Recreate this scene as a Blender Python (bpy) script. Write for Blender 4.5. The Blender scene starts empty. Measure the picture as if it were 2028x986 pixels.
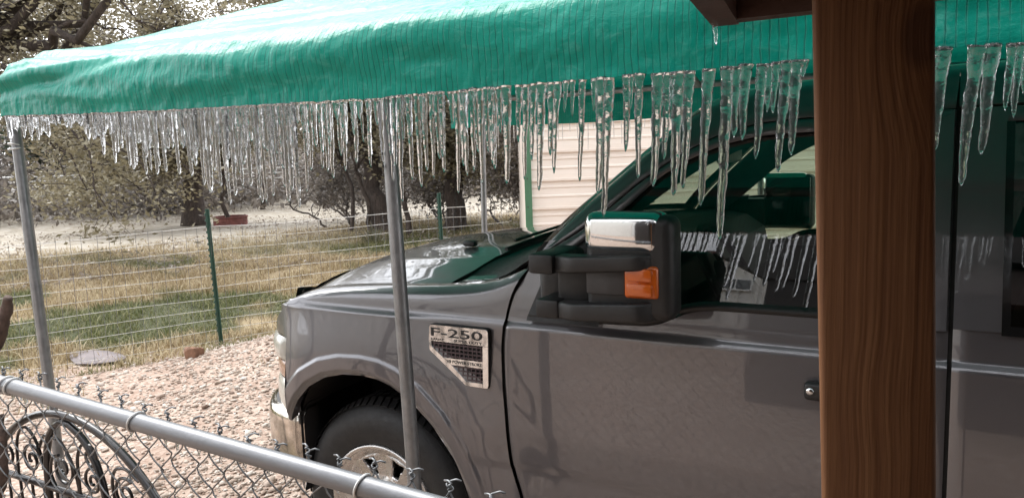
import bpy, bmesh, math, random
import numpy as np
from mathutils import Matrix, Vector
random.seed(7); rng = np.random.default_rng(7)
S = bpy.context.scene
COL = S.collection
R_ = math.radians

# ------------------------------------------------------------------ camera
YAW, PITCH, ROLL = R_(30.0), R_(7.5), R_(2.06)
Fw = Vector((-math.sin(YAW)*math.cos(PITCH), math.cos(YAW)*math.cos(PITCH), -math.sin(PITCH)))
Rt = Vector((math.cos(YAW), math.sin(YAW), 0)); Up = Rt.cross(Fw)
R2 = Rt*math.cos(ROLL) - Up*math.sin(ROLL); U2 = Up*math.cos(ROLL) + Rt*math.sin(ROLL)
cam = bpy.data.cameras.new('camera'); cam.sensor_width = 36; cam.lens = 1532/2028*36
cam.clip_start = 0.02; cam.clip_end = 1500
camo = bpy.data.objects.new('camera', cam); COL.objects.link(camo)
m = Matrix((R2, U2, -Fw)).transposed().to_4x4(); m.translation = (0, 0, 1.78)
camo.matrix_world = m
S.camera = camo

# ------------------------------------------------------------------ overcast sky, veiled sun, exposure
SUN_EL, SUN_AZ = R_(52), R_(-75)          # azimuth from +Y towards +X
w = bpy.data.worlds.new('World'); S.world = w; w.use_nodes = True
nt = w.node_tree; nt.nodes.clear()
sky = nt.nodes.new('ShaderNodeTexSky'); sky.sky_type = 'NISHITA'; sky.sun_disc = False
sky.sun_elevation = SUN_EL; sky.sun_rotation = SUN_AZ
sky.air_density = 1.0; sky.dust_density = 0.6; sky.ozone_density = 1.0
hs = nt.nodes.new('ShaderNodeHueSaturation'); hs.inputs['Saturation'].default_value = 0.10
bg = nt.nodes.new('ShaderNodeBackground'); bg.inputs[1].default_value = 0.12
wo = nt.nodes.new('ShaderNodeOutputWorld')
veil = nt.nodes.new('ShaderNodeMix'); veil.data_type = 'RGBA'; veil.inputs[0].default_value = 0.72; veil.inputs[7].default_value = (3.40, 3.47, 3.68, 1)   # even cloud layer
nt.links.new(sky.outputs[0], hs.inputs['Color']); nt.links.new(hs.outputs[0], veil.inputs[6]); nt.links.new(veil.outputs[2], bg.inputs[0]); nt.links.new(bg.outputs[0], wo.inputs[0])
sun = bpy.data.lights.new('sun', 'SUN'); sun.energy = 0.6; sun.angle = R_(35); sun.color = (1.0, 0.98, 0.95)
suno = bpy.data.objects.new('sun', sun); COL.objects.link(suno)
sd = Vector((math.sin(SUN_AZ)*math.cos(SUN_EL), math.cos(SUN_AZ)*math.cos(SUN_EL), math.sin(SUN_EL)))
suno.rotation_euler = sd.to_track_quat('Z', 'Y').to_euler()
S.view_settings.view_transform = 'Standard'; S.view_settings.look = 'None'
S.view_settings.gamma = 1; S.view_settings.exposure = 2.65
S.view_settings.use_curve_mapping = False
S.render.engine = 'CYCLES'
S.cycles.max_bounces = 14; S.cycles.transmission_bounces = 12; S.cycles.transparent_max_bounces = 24
S.cycles.glossy_bounces = 5; S.cycles.diffuse_bounces = 4
S.cycles.caustics_refractive = False; S.cycles.caustics_reflective = False
S.cycles.use_denoising = True
try: S.cycles.denoiser = 'OPENIMAGEDENOISE'
except Exception: pass

# ------------------------------------------------------------------ mesh helpers
def mk(name, V, F, mat, parent=None, smooth=True, sharp=None, recenter=True):
    V = np.asarray(V, dtype=np.float64).reshape(-1, 3)
    me = bpy.data.meshes.new(name)
    off = np.zeros(3)
    if parent is None and recenter and len(V):
        lo, hi = V.min(0), V.max(0); off = np.array([(lo[0]+hi[0])/2, (lo[1]+hi[1])/2, lo[2]])
    if isinstance(F, np.ndarray):
        n, k = F.shape
        me.vertices.add(len(V)); me.vertices.foreach_set('co', (V-off).astype(np.float32).ravel())
        me.loops.add(n*k); me.loops.foreach_set('vertex_index', F.astype(np.int32).ravel())
        me.polygons.add(n); me.polygons.foreach_set('loop_start', np.arange(0, n*k, k, dtype=np.int32))
        me.update(calc_edges=True)
    else:
        me.from_pydata((V-off).tolist(), [], F)
    if smooth:
        me.polygons.foreach_set('use_smooth', np.ones(len(me.polygons), dtype=bool))
        if sharp: me.set_sharp_from_angle(angle=R_(sharp))
    if mat: me.materials.append(mat)
    o = bpy.data.objects.new(name, me); COL.objects.link(o)
    if parent is not None: adopt(o, parent)
    else: o.location = off.tolist()
    return o
def world_loc(o):
    v = Vector(o.location)
    p = o.parent
    if p is not None and o.matrix_parent_inverse != Matrix.Identity(4): return Vector((0, 0, 0))
    return v
ROOT = {}
def adopt(o, parent):
    """parent keeps world placement: every part is modelled in world coordinates"""
    o.parent = parent
    loc = ROOT.get(parent.name, Vector(parent.location) if parent.parent is None else Vector((0, 0, 0)))
    o.matrix_parent_inverse = Matrix.Translation(-loc)
def tag(o, label, cat, group=None, kind=None):
    if label: o['label'] = label
    if cat: o['category'] = cat
    if group: o['group'] = group
    if kind: o['kind'] = kind
    return o
def empty(name, loc, label, cat, group=None):
    o = bpy.data.objects.new(name, None); COL.objects.link(o); o.location = loc; o.empty_display_size = .1
    return tag(o, label, cat, group)
class MB:
    def __init__(s): s.v = []; s.f = []
    def add(s, V, F):
        b = len(s.v); s.v += [tuple(map(float, p)) for p in V]; s.f += [tuple(int(i)+b for i in q) for q in F]; return s
    def box(s, x0, x1, y0, y1, z0, z1):
        V = [(x0,y0,z0),(x1,y0,z0),(x1,y1,z0),(x0,y1,z0),(x0,y0,z1),(x1,y0,z1),(x1,y1,z1),(x0,y1,z1)]
        return s.add(V, [(3,2,1,0),(4,5,6,7),(0,1,5,4),(1,2,6,5),(2,3,7,6),(3,0,4,7)])
    def prism(s, poly, y0, y1):          # poly in (x,z), extruded along y
        n = len(poly); V = [(x, y0, z) for x, z in poly]+[(x, y1, z) for x, z in poly]
        F = [tuple(range(n)), tuple(range(2*n-1, n-1, -1))]+[(i, i+n, (i+1) % n+n, (i+1) % n) for i in range(n)]
        return s.add(V, F)
    def tube(s, pts, rad, sides=8, caps=True):
        V, F = tube(pts, rad, sides, caps); return s.add(V, F)
    def grid(s, P):
        V, F = gridf(P); return s.add(V, F)
    def build(s, name, mat, parent=None, smooth=True, sharp=40, **k):
        return mk(name, s.v, s.f, mat, parent, smooth, sharp, **k)
def gridf(P):
    P = np.asarray(P, float); nr, nc = P.shape[:2]
    i = np.arange(nr*nc).reshape(nr, nc)
    F = np.stack([i[:-1,:-1], i[:-1,1:], i[1:,1:], i[1:,:-1]], -1).reshape(-1, 4)
    return P.reshape(-1, 3), F
def tube(pts, rad, sides=8, caps=True):
    P = np.asarray(pts, float); n = len(P)
    r = np.full(n, rad, float) if np.isscalar(rad) else np.asarray(rad, float)
    T = np.gradient(P, axis=0); T /= np.linalg.norm(T, axis=1)[:, None]+1e-12
    ref = np.array([0, 0, 1.]) if abs(T[0][2]) < .9 else np.array([1., 0, 0])
    V = []; prev = None
    for k in range(n):
        a = np.cross(T[k], ref) if prev is None else prev-T[k]*np.dot(prev, T[k])
        a /= np.linalg.norm(a)+1e-12; b = np.cross(T[k], a); prev = a
        for j in range(sides):
            t = 2*math.pi*j/sides; V.append(P[k]+r[k]*(a*math.cos(t)+b*math.sin(t)))
    F = [(k*sides+j, k*sides+(j+1) % sides, (k+1)*sides+(j+1) % sides, (k+1)*sides+j) for k in range(n-1) for j in range(sides)]
    if caps: F += [tuple(range(sides-1, -1, -1)), tuple((n-1)*sides+j for j in range(sides))]
    return V, F
def rbox(x0, x1, y0, y1, z0, z1, r=.01, seg=3):
    """box with rounded edges"""
    bm = bmesh.new(); bmesh.ops.create_cube(bm, size=1)
    for v in bm.verts:
        v.co = Vector(((x0+x1)/2+v.co.x*(x1-x0), (y0+y1)/2+v.co.y*(y1-y0), (z0+z1)/2+v.co.z*(z1-z0)))
    bmesh.ops.bevel(bm, geom=list(bm.edges), offset=r, segments=seg, profile=.5, affect='EDGES')
    bm.verts.index_update()
    V = [tuple(v.co) for v in bm.verts]; F = [tuple(v.index for v in f.verts) for f in bm.faces]; bm.free()
    return V, F
def lathe(prof, c, n=48, axis='y'):
    """prof: (radius, offset along axis)"""
    V = []; F = []
    for r, h in prof:
        for j in range(n):
            t = 2*math.pi*j/n
            V.append((c[0]+r*math.cos(t), c[1]+h, c[2]+r*math.sin(t)) if axis == 'y' else (c[0]+r*math.cos(t), c[1]+r*math.sin(t), c[2]+h))
    for k in range(len(prof)-1):
        for j in range(n): F.append((k*n+j, k*n+(j+1) % n, (k+1)*n+(j+1) % n, (k+1)*n+j))
    return V, F
def itp(x, pts):
    xs = [p[0] for p in pts]; return np.interp(x, xs, [p[1] for p in pts])
def sitp(x, pts):
    """smooth (monotone cubic) interpolation"""
    xs = np.array([p[0] for p in pts], float); ys = np.array([p[1] for p in pts], float)
    d = np.diff(ys)/np.diff(xs); mm = np.zeros(len(xs)); mm[0] = d[0]; mm[-1] = d[-1]
    for i in range(1, len(xs)-1): mm[i] = 0 if d[i-1]*d[i] <= 0 else 2*d[i-1]*d[i]/(d[i-1]+d[i])
    x = np.clip(np.asarray(x, float), xs[0], xs[-1]); i = np.clip(np.searchsorted(xs, x)-1, 0, len(xs)-2)
    h = xs[i+1]-xs[i]; t = (x-xs[i])/h
    return (2*t**3-3*t**2+1)*ys[i]+(t**3-2*t**2+t)*h*mm[i]+(-2*t**3+3*t**2)*ys[i+1]+(t**3-t**2)*h*mm[i+1]
def vnoise(x, y, seed=0):
    x = np.asarray(x, float); y = np.asarray(y, float)
    xi = np.floor(x).astype(np.int64); yi = np.floor(y).astype(np.int64); fx = x-xi; fy = y-yi
    def h(a, b):
        n = (a*374761393+b*668265263+seed*1442695041) & 0x7fffffff
        n = ((n ^ (n >> 13))*1274126177) & 0x7fffffff
        return ((n ^ (n >> 16)) & 0xffff)/65535.0
    u = fx*fx*(3-2*fx); v = fy*fy*(3-2*fy)
    return (h(xi, yi)*(1-u)+h(xi+1, yi)*u)*(1-v)+(h(xi, yi+1)*(1-u)+h(xi+1, yi+1)*u)*v
def sstep(a, b, x):
    t = np.clip((np.asarray(x, float)-a)/(b-a), 0, 1); return t*t*(3-2*t)

# ------------------------------------------------------------------ materials
def new(name):
    mt = bpy.data.materials.new(name); mt.use_nodes = True
    n = mt.node_tree.nodes; return mt, mt.node_tree, n['Principled BSDF'], n['Material Output']
def node(nt, t, **k):
    n = nt.nodes.new('ShaderNode'+t)
    for a, b in k.items():
        if a.startswith('i_'): n.inputs[a[2:].replace('_', ' ')].default_value = b
        else: setattr(n, a, b)
    return n
def rgba(c): return (c[0], c[1], c[2], 1)
def mixc(nt, fac, a, b, mode='MIX'):
    n = nt.nodes.new('ShaderNodeMix'); n.data_type = 'RGBA'; n.blend_type = mode
    for s, v in ((n.inputs[0], fac), (n.inputs[6], a), (n.inputs[7], b)):
        if hasattr(v, 'is_output') or isinstance(v, bpy.types.NodeSocket): nt.links.new(v, s)
        else: s.default_value = v if not isinstance(v, tuple) else (rgba(v) if len(v) == 3 else v)
    return n.outputs[2]
def noise(nt, scale, detail=4, rough=.55, vec=None, dist=0):
    n = nt.nodes.new('ShaderNodeTexNoise'); n.inputs['Scale'].default_value = scale
    n.inputs['Detail'].default_value = detail; n.inputs['Roughness'].default_value = rough; n.inputs['Distortion'].default_value = dist
    if vec is not None: nt.links.new(vec, n.inputs['Vector'])
    return n.outputs[0]
def ramp(nt, fac, stops):
    n = nt.nodes.new('ShaderNodeValToRGB'); e = n.color_ramp.elements
    while len(e) > 1: e.remove(e[-1])
    e[0].position = stops[0][0]; e[0].color = rgba(stops[0][1]) if isinstance(stops[0][1], tuple) else (stops[0][1],)*3+(1,)
    for p, c in stops[1:]:
        q = e.new(p); q.color = rgba(c) if isinstance(c, tuple) else (c, c, c, 1)
    nt.links.new(fac, n.inputs[0]); return n.outputs[0]
def coords(nt, scale=(1, 1, 1), rot=(0, 0, 0), kind='Object'):
    t = nt.nodes.new('ShaderNodeTexCoord'); mp = nt.nodes.new('ShaderNodeMapping')
    mp.inputs['Scale'].default_value = scale; mp.inputs['Rotation'].default_value = rot
    nt.links.new(t.outputs[kind], mp.inputs[0]); return mp.outputs[0]
def worldpos(nt, scale=(1, 1, 1)):
    g = nt.nodes.new('ShaderNodeNewGeometry'); mp = nt.nodes.new('ShaderNodeMapping')
    mp.inputs['Scale'].default_value = scale; nt.links.new(g.outputs['Position'], mp.inputs[0]); return mp.outputs[0]
def island(nt):
    return nt.nodes.new('ShaderNodeNewGeometry').outputs['Random Per Island']
def bump(nt, bsdf, h, strength, dist=.01, sock='Normal'):
    b = nt.nodes.new('ShaderNodeBump'); b.inputs['Strength'].default_value = strength; b.inputs['Distance'].default_value = dist
    nt.links.new(h, b.inputs['Height']); nt.links.new(b.outputs[0], bsdf.inputs[sock]); return b
def pmat(name, col, rough=.5, metal=0, coat=0, var=.15, vscale=8, bmp=0, bscale=60, spec=None, rvar=0, coat_rough=.05):
    mt, nt, b, o = new(name)
    b.inputs['Roughness'].default_value = rough; b.inputs['Metallic'].default_value = metal
    b.inputs['Coat Weight'].default_value = coat; b.inputs['Coat Roughness'].default_value = coat_rough
    if spec is not None: b.inputs['Specular IOR Level'].default_value = spec
    p = worldpos(nt)
    f = noise(nt, vscale, 5, .6, p)
    c0 = tuple(max(0, c*(1-var)) for c in col); c1 = tuple(c*(1+var) for c in col)
    nt.links.new(ramp(nt, f, [(.3, c0), (.7, c1)]), b.inputs['Base Color'])
    if rvar: nt.links.new(ramp(nt, noise(nt, vscale*3, 4, .6, p), [(.3, max(0, rough-rvar)), (.75, min(1, rough+rvar))]), b.inputs['Roughness'])
    if bmp: bump(nt, b, noise(nt, bscale, 4, .6, p), bmp, .004)
    return mt

M = {}
# metallic grey truck paint under a clear coat, a film of road dirt towards the sills
def paint():
    mt, nt, b, o = new('truck_paint'); p = worldpos(nt)
    fl = noise(nt, 900, 2, .5, p)
    base = mixc(nt, fl, (.110, .106, .114), (.148, .143, .153))
    dirt = noise(nt, 5, 6, .65, p)
    nt.links.new(mixc(nt, ramp(nt, dirt, [(.5, 0.0), (.85, .25)]), base, (.16, .145, .135)), b.inputs['Base Color'])
    b.inputs['Metallic'].default_value = .55
    nt.links.new(ramp(nt, dirt, [(.35, .30), (.8, .46)]), b.inputs['Roughness'])
    b.inputs['Coat Weight'].default_value = 1.0; b.inputs['Coat IOR'].default_value = 1.6
    nt.links.new(ramp(nt, noise(nt, 14, 5, .7, p), [(.35, .015), (.8, .07)]), b.inputs['Coat Roughness'])
    bump(nt, b, noise(nt, 3.0, 2, .5, p), .015, .01, 'Coat Normal')
    return mt
M['paint'] = paint()
M['chrome'] = pmat('chrome', (.76, .78, .79), .07, 1, var=.02, vscale=30, rvar=.01)
M['chrome_dirty'] = pmat('dirty_chrome', (.55, .52, .47), .12, 1, var=.35, vscale=22, rvar=.1, bmp=.05, bscale=80)
M['black_plastic'] = pmat('black_plastic', (.013, .013, .0135), .5, var=.25, vscale=20, bmp=.15, bscale=500, rvar=.08)
M['dark_panel'] = pmat('charcoal_plastic', (.045, .044, .045), .55, var=.2, vscale=25, bmp=.1, bscale=400)
M['black_gloss'] = pmat('gloss_black_trim', (.012, .012, .013), .12, var=.2, coat=.5)
M['rubber'] = pmat('tyre_rubber', (.014, .0135, .0135), .62, var=.3, vscale=14, bmp=.3, bscale=180, rvar=.1)
M['gap'] = pmat('shadow_gap_rubber', (.008, .008, .008), .8, var=.1)
M['rim'] = pmat('brushed_alloy', (.58, .56, .54), .30, .85, var=.14, vscale=12, rvar=.12, bmp=.04, bscale=150)
M['liner'] = pmat('wheel_well_liner', (.016, .015, .015), .85, var=.3)
M['interior'] = pmat('cab_interior', (.035, .036, .036), .7, var=.2)
M['interior_light'] = pmat('cab_trim_grey', (.07, .07, .07), .7, var=.2)
M['mesh_insert'] = pmat('vent_grille_plastic', (.075, .050, .055), .5, var=.15)
M['letter'] = pmat('badge_letter', (.012, .013, .014), .5, var=.05)
def lens(name, col, trans, rough=.12):
    mt, nt, b, o = new(name); p = worldpos(nt)
    v = noise(nt, 25, 4, .6, p)
    nt.links.new(mixc(nt, v, tuple(c*.8 for c in col), col), b.inputs['Base Color'])
    b.inputs['Roughness'].default_value = rough; b.inputs['Transmission Weight'].default_value = trans
    b.inputs['IOR'].default_value = 1.45; b.inputs['Coat Weight'].default_value = .6
    return mt
M['headlamp'] = lens('hazed_headlamp_lens', (.80, .78, .70), .25, .16)
M['amber'] = lens('amber_lens', (.75, .15, .015), .15, .15)
M['amber_dull'] = lens('faded_amber_lens', (.60, .36, .24), .25, .2)
def glass(name, tint, rough=0.0, refl=1.0):
    mt, nt, b, o = new(name); nt.nodes.remove(b)
    tr = node(nt, 'BsdfTransparent'); tr.inputs[0].default_value = rgba(tint)
    gl = node(nt, 'BsdfGlossy'); gl.inputs['Roughness'].default_value = rough; gl.inputs[0].default_value = (refl, refl, refl, 1)
    fr = node(nt, 'Fresnel'); fr.inputs[0].default_value = 1.9
    mx = node(nt, 'MixShader'); nt.links.new(fr.outputs[0], mx.inputs[0]); nt.links.new(tr.outputs[0], mx.inputs[1]); nt.links.new(gl.outputs[0], mx.inputs[2])
    nt.links.new(mx.outputs[0], o.inputs[0]); return mt
M['glass'] = glass('tinted_cab_glass', (.58, .66, .58))
M['privacy'] = glass('dark_privacy_glass', (.10, .11, .11))
M['pane'] = glass('house_window_glass', (.25, .27, .28))

# ice: clear with frosty streaks
def ice(name, frost, rough, tint=(1, 1, 1)):
    mt, nt, b, o = new(name); p = worldpos(nt, (1, 1, 1)); ps = worldpos(nt, (1, 1, .6))
    b.inputs['Base Color'].default_value = rgba(tint); b.inputs['Roughness'].default_value = rough
    b.inputs['IOR'].default_value = 1.31; b.inputs['Transmission Weight'].default_value = 1
    bump(nt, b, noise(nt, 110, 3, .6, ps, .4), .45, .005)
    df = node(nt, 'BsdfDiffuse'); df.inputs[0].default_value = (.85, .86, .88, 1)
    tl = node(nt, 'BsdfTranslucent'); tl.inputs[0].default_value = (.85, .86, .88, 1)
    a = node(nt, 'MixShader'); a.inputs[0].default_value = .5; nt.links.new(df.outputs[0], a.inputs[1]); nt.links.new(tl.outputs[0], a.inputs[2])
    mx = node(nt, 'MixShader'); nt.links.new(ramp(nt, noise(nt, 130, 3, .7, ps), [(.50, frost*.5), (.61, frost), (.66, .17+frost)]), mx.inputs[0])
    nt.links.new(b.outputs[0], mx.inputs[1]); nt.links.new(a.outputs[0], mx.inputs[2]); nt.links.new(mx.outputs[0], o.inputs[0]); return mt
M['ice'] = ice('clear_ice', .06, .02)
M['ice_frost'] = ice('frosted_ice', .22, .08)

# green tarp under an icy glaze: vertical runnels and frosty streaks
def tarp():
    mt, nt, b, o = new('iced_green_tarp')
    pw = worldpos(nt); sx = node(nt, 'SeparateXYZ'); nt.links.new(pw, sx.inputs[0])
    def math_(op, a_, b_=None, c_=None):
        m_ = node(nt, 'Math', operation=op)
        for k_, v_ in enumerate((a_, b_, c_)):
            if v_ is None: continue
            if isinstance(v_, (int, float)): m_.inputs[k_].default_value = v_
            else: nt.links.new(v_, m_.inputs[k_])
        return m_.outputs[0]
    warp = noise(nt, 1, 3, .6, worldpos(nt, (7, 3, 3.2))); fine_w = noise(nt, 1, 2, .5, worldpos(nt, (40, 10, 22)))
    ph = math_('MULTIPLY_ADD', sx.outputs[0], 2*math.pi/.0165, math_('MULTIPLY_ADD', warp, 8.0, math_('MULTIPLY', fine_w, 2.2)))
    sn = math_('SINE', ph)
    line = ramp(nt, sn, [(.78, 0.0), (.96, 1.0)])
    brk = ramp(nt, noise(nt, 1, 3, .65, worldpos(nt, (16, 5, 8))), [(.34, 0.15), (.50, 1.0)])
    zr = node(nt, 'MapRange'); zr.inputs['From Min'].default_value = 2.15; zr.inputs['From Max'].default_value = 2.09; nt.links.new(sx.outputs[2], zr.inputs['Value'])
    ln = math_('MULTIPLY', math_('MULTIPLY', line, brk), zr.outputs['Result'])
    mott = noise(nt, 1.0, 5, .68, worldpos(nt, (9, 9, 24)), .7); big = noise(nt, 3, 4, .6, pw); fine = noise(nt, 60, 3, .6, pw)
    col = mixc(nt, ramp(nt, big, [(.3, 0.0), (.7, 1.0)]), (.004, .215, .155), (.006, .280, .205))
    col = mixc(nt, ramp(nt, mott, [(.54, 0.0), (.82, .38)]), col, (.20, .52, .45))
    col = mixc(nt, math_('MULTIPLY', ln, .75), col, (.002, .105, .080))
    nt.links.new(col, b.inputs['Base Color'])
    b.inputs['Roughness'].default_value = .36; b.inputs['Specular IOR Level'].default_value = .06
    b.inputs['Coat Weight'].default_value = .42; b.inputs['Coat Roughness'].default_value = .15; b.inputs['Coat IOR'].default_value = 1.31
    hgt = math_('ADD', math_('MULTIPLY', mott, .9), math_('MULTIPLY_ADD', fine, .5, math_('MULTIPLY', ln, -.45)))
    bump(nt, b, hgt, .40, .006); bump(nt, b, hgt, .60, .006, 'Coat Normal')
    tl = node(nt, 'BsdfTranslucent'); tl.inputs[0].default_value = (.003, .22, .155, 1)
    mx = node(nt, 'MixShader'); mx.inputs[0].default_value = .10
    nt.links.new(b.outputs[0], mx.inputs[1]); nt.links.new(tl.outputs[0], mx.inputs[2]); nt.links.new(mx.outputs[0], o.inputs[0]); return mt
M['tarp'] = tarp()
M['galv'] = pmat('galvanised_steel', (.26, .265, .27), .45, .75, var=.22, vscale=16, rvar=.14, bmp=.06, bscale=90)
def rail_mat():
    mt, nt, b, o = new('iced_galvanised_rail'); p = worldpos(nt, (2, 30, 30)); q = worldpos(nt)
    nt.links.new(mixc(nt, noise(nt, 4, 5, .65, p), (.10, .103, .11), (.20, .205, .215)), b.inputs['Base Color'])
    b.inputs['Metallic'].default_value = .35; b.inputs['Roughness'].default_value = .5
    b.inputs['Coat Weight'].default_value = .45; b.inputs['Coat Roughness'].default_value = .25
    bump(nt, b, noise(nt, 40, 4, .6, q), .35, .004); return mt
M['rail'] = rail_mat()
M['wire'] = pmat('galvanised_wire', (.17, .175, .18), .5, .4, coat=.5, var=.3, vscale=30)
M['ice_wire'] = pmat('iced_fence_wire', (.62, .61, .57), .3, 0, coat=.8, var=.2, vscale=12)
M['tie'] = pmat('white_wire_tie', (.72, .72, .70), .35, .2, var=.1)
M['iron'] = pmat('black_wrought_iron', (.020, .018, .018), .32, .4, coat=.5, var=.4, vscale=25, bmp=.2, bscale=120)
M['tpost'] = pmat('green_painted_post', (.016, .052, .034), .5, 0, var=.25, vscale=20, bmp=.1)
M['dark_post'] = pmat('dark_steel_post', (.05, .045, .04), .7, .2, var=.3)
M['siding'] = pmat('cream_steel_siding', (.70, .615, .54), .42, 0, var=.04, vscale=2.5, rvar=.06)
M['trim_green'] = pmat('green_corner_trim', (.055, .14, .075), .45, 0, var=.12)
M['white_siding'] = pmat('white_vertical_siding', (.62, .60, .56), .6, 0, var=.07, vscale=3)
M['house_roof'] = pmat('dark_red_roof', (.12, .05, .045), .6, 0, var=.2)
M['metal_roof'] = pmat('pale_metal_roof', (.55, .56, .58), .35, .4, var=.08)
M['fascia'] = pmat('brown_fascia_paint', (.060, .030, .022), .5, 0, var=.25, vscale=9, bmp=.2, bscale=60)
M['soffit'] = pmat('dark_soffit_board', (.016, .011, .009), .6, 0, var=.3, vscale=7, bmp=.2)
M['rust'] = pmat('rusty_planter', (.16, .055, .045), .75, .1, var=.35, vscale=9)
M['rock'] = pmat('brown_rock', (.20, .105, .065), .8, 0, var=.4, vscale=22, bmp=.6, bscale=60)
M['slab'] = pmat('grey_flagstone', (.17, .145, .145), .75, 0, var=.25, vscale=9, bmp=.4, bscale=40)
M['drift'] = pmat('weathered_branch_wood', (.085, .055, .042), .85, 0, var=.5, vscale=40, bmp=.8, bscale=90)
M['blue'] = pmat('blue_sheet', (.20, .38, .62), .5, 0, var=.2)
def bark(name, c0, c1):
    mt, nt, b, o = new(name); p = worldpos(nt, (9, 9, 2.2))
    n1 = noise(nt, 2.0, 6, .7, p, .8)
    nt.links.new(ramp(nt, n1, [(.3, c0), (.7, c1)]), b.inputs['Base Color']); b.inputs['Roughness'].default_value = .9
    bump(nt, b, n1, 1.0, .05); return mt
M['bark'] = bark('oak_bark', (.022, .016, .013), (.105, .080, .066))
M['bark_grey'] = bark('grey_bark', (.06, .05, .045), (.20, .175, .16))
def leaf(name, stops):
    mt, nt, b, o = new(name); nt.links.new(ramp(nt, island(nt), stops), b.inputs['Base Color'])
    b.inputs['Roughness'].default_value = .45; b.inputs['Coat Weight'].default_value = .25
    tl = node(nt, 'BsdfTranslucent'); tl.inputs[0].default_value = rgba(stops[len(stops)//2][1])
    mx = node(nt, 'MixShader'); mx.inputs[0].default_value = .35
    nt.links.new(b.outputs[0], mx.inputs[1]); nt.links.new(tl.outputs[0], mx.inputs[2]); nt.links.new(mx.outputs[0], o.inputs[0]); return mt
M['oak_leaf'] = leaf('live_oak_leaves', [(0, (.095, .082, .052)), (.35, (.175, .150, .092)), (.7, (.26, .225, .14)), (1, (.38, .35, .25))])
M['juniper'] = leaf('juniper_sprays', [(0, (.022, .036, .022)), (.6, (.045, .062, .036)), (1, (.085, .10, .07))])
M['brush'] = leaf('bare_brush_twigs', [(0, (.09, .076, .064)), (.5, (.17, .145, .122)), (1, (.33, .30, .27))])
M['litter'] = leaf('fallen_leaves', [(0, (.16, .12, .09)), (.5, (.28, .23, .18)), (1, (.48, .44, .40))])
M['yucca'] = leaf('yucca_leaves', [(0, (.07, .075, .045)), (1, (.17, .16, .10))])
def stones():
    mt, nt, b, o = new('limestone_gravel'); p = worldpos(nt)
    c = ramp(nt, island(nt), [(0, (.20, .135, .100)), (.25, (.33, .255, .200)), (.55, (.44, .365, .300)), (.85, (.56, .51, .455)), (1, (.26, .170, .12))])
    nt.links.new(mixc(nt, noise(nt, 60, 4, .6, p), c, (.30, .22, .18), 'MULTIPLY') if False else c, b.inputs['Base Color'])
    b.inputs['Roughness'].default_value = .75; bump(nt, b, noise(nt, 120, 3, .6, p), .5, .004); return mt
M['stones'] = stones()
def grass_mat():
    mt, nt, b, o = new('winter_grass'); p = worldpos(nt)
    i = island(nt); g = noise(nt, .75, 4, .6, p)
    dry = ramp(nt, i, [(0, (.21, .150, .075)), (.5, (.40, .310, .175)), (1, (.60, .51, .34))])
    grn = ramp(nt, i, [(0, (.060, .080, .022)), (.6, (.120, .145, .045)), (1, (.26, .25, .105))])
    at = node(nt, 'Attribute'); at.attribute_name = 'green'
    nt.links.new(mixc(nt, at.outputs['Fac'], dry, grn), b.inputs['Base Color'])
    b.inputs['Roughness'].default_value = .55
    tl = node(nt, 'BsdfTranslucent'); nt.links.new(mixc(nt, at.outputs['Fac'], dry, grn), tl.inputs[0])
    mx = node(nt, 'MixShader'); mx.inputs[0].default_value = .3
    nt.links.new(b.outputs[0], mx.inputs[1]); nt.links.new(tl.outputs[0], mx.inputs[2]); nt.links.new(mx.outputs[0], o.inputs[0]); return mt
M['grass'] = grass_mat()
def ground_mat():
    mt, nt, b, o = new('yard_ground'); p = worldpos(nt)
    at = node(nt, 'Attribute'); at.attribute_name = 'grassy'; af = node(nt, 'Attribute'); af.attribute_name = 'frost'
    ag = node(nt, 'Attribute'); ag.attribute_name = 'green'; ar = node(nt, 'Attribute'); ar.attribute_name = 'road'
    vo = node(nt, 'TexVoronoi'); vo.inputs['Scale'].default_value = 42; nt.links.new(p, vo.inputs['Vector'])
    gc = ramp(nt, vo.outputs['Color'], [(0, (.20, .13, .095)), (.4, (.33, .24, .185)), (.75, (.43, .345, .28)), (1, (.52, .45, .39))])
    gc = mixc(nt, ramp(nt, noise(nt, 1.6, 5, .65, p), [(.4, 0.0), (.7, .6)]), gc, (.25, .155, .11))
    dry = ramp(nt, noise(nt, 9, 6, .7, p), [(.25, (.13, .090, .048)), (.5, (.27, .205, .115)), (.75, (.40, .33, .215))])
    grn = ramp(nt, noise(nt, 14, 6, .7, p), [(.3, (.030, .036, .012)), (.7, (.080, .082, .030))])
    gr = mixc(nt, ag.outputs['Fac'], dry, grn)
    frost = ramp(nt, noise(nt, 3.2, 7, .72, p), [(.28, (.15, .12, .085)), (.45, (.30, .26, .20)), (.62, (.42, .385, .33)), (.78, (.58, .555, .52))])
    gr = mixc(nt, af.outputs['Fac'], gr, frost)
    c = mixc(nt, at.outputs['Fac'], gc, gr)
    c = mixc(nt, ar.outputs['Fac'], c, (.50, .475, .45))
    nt.links.new(c, b.inputs['Base Color']); b.inputs['Roughness'].default_value = .85
    bump(nt, b, vo.outputs['Distance'], .5, .012); return mt
M['ground'] = ground_mat()
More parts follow.
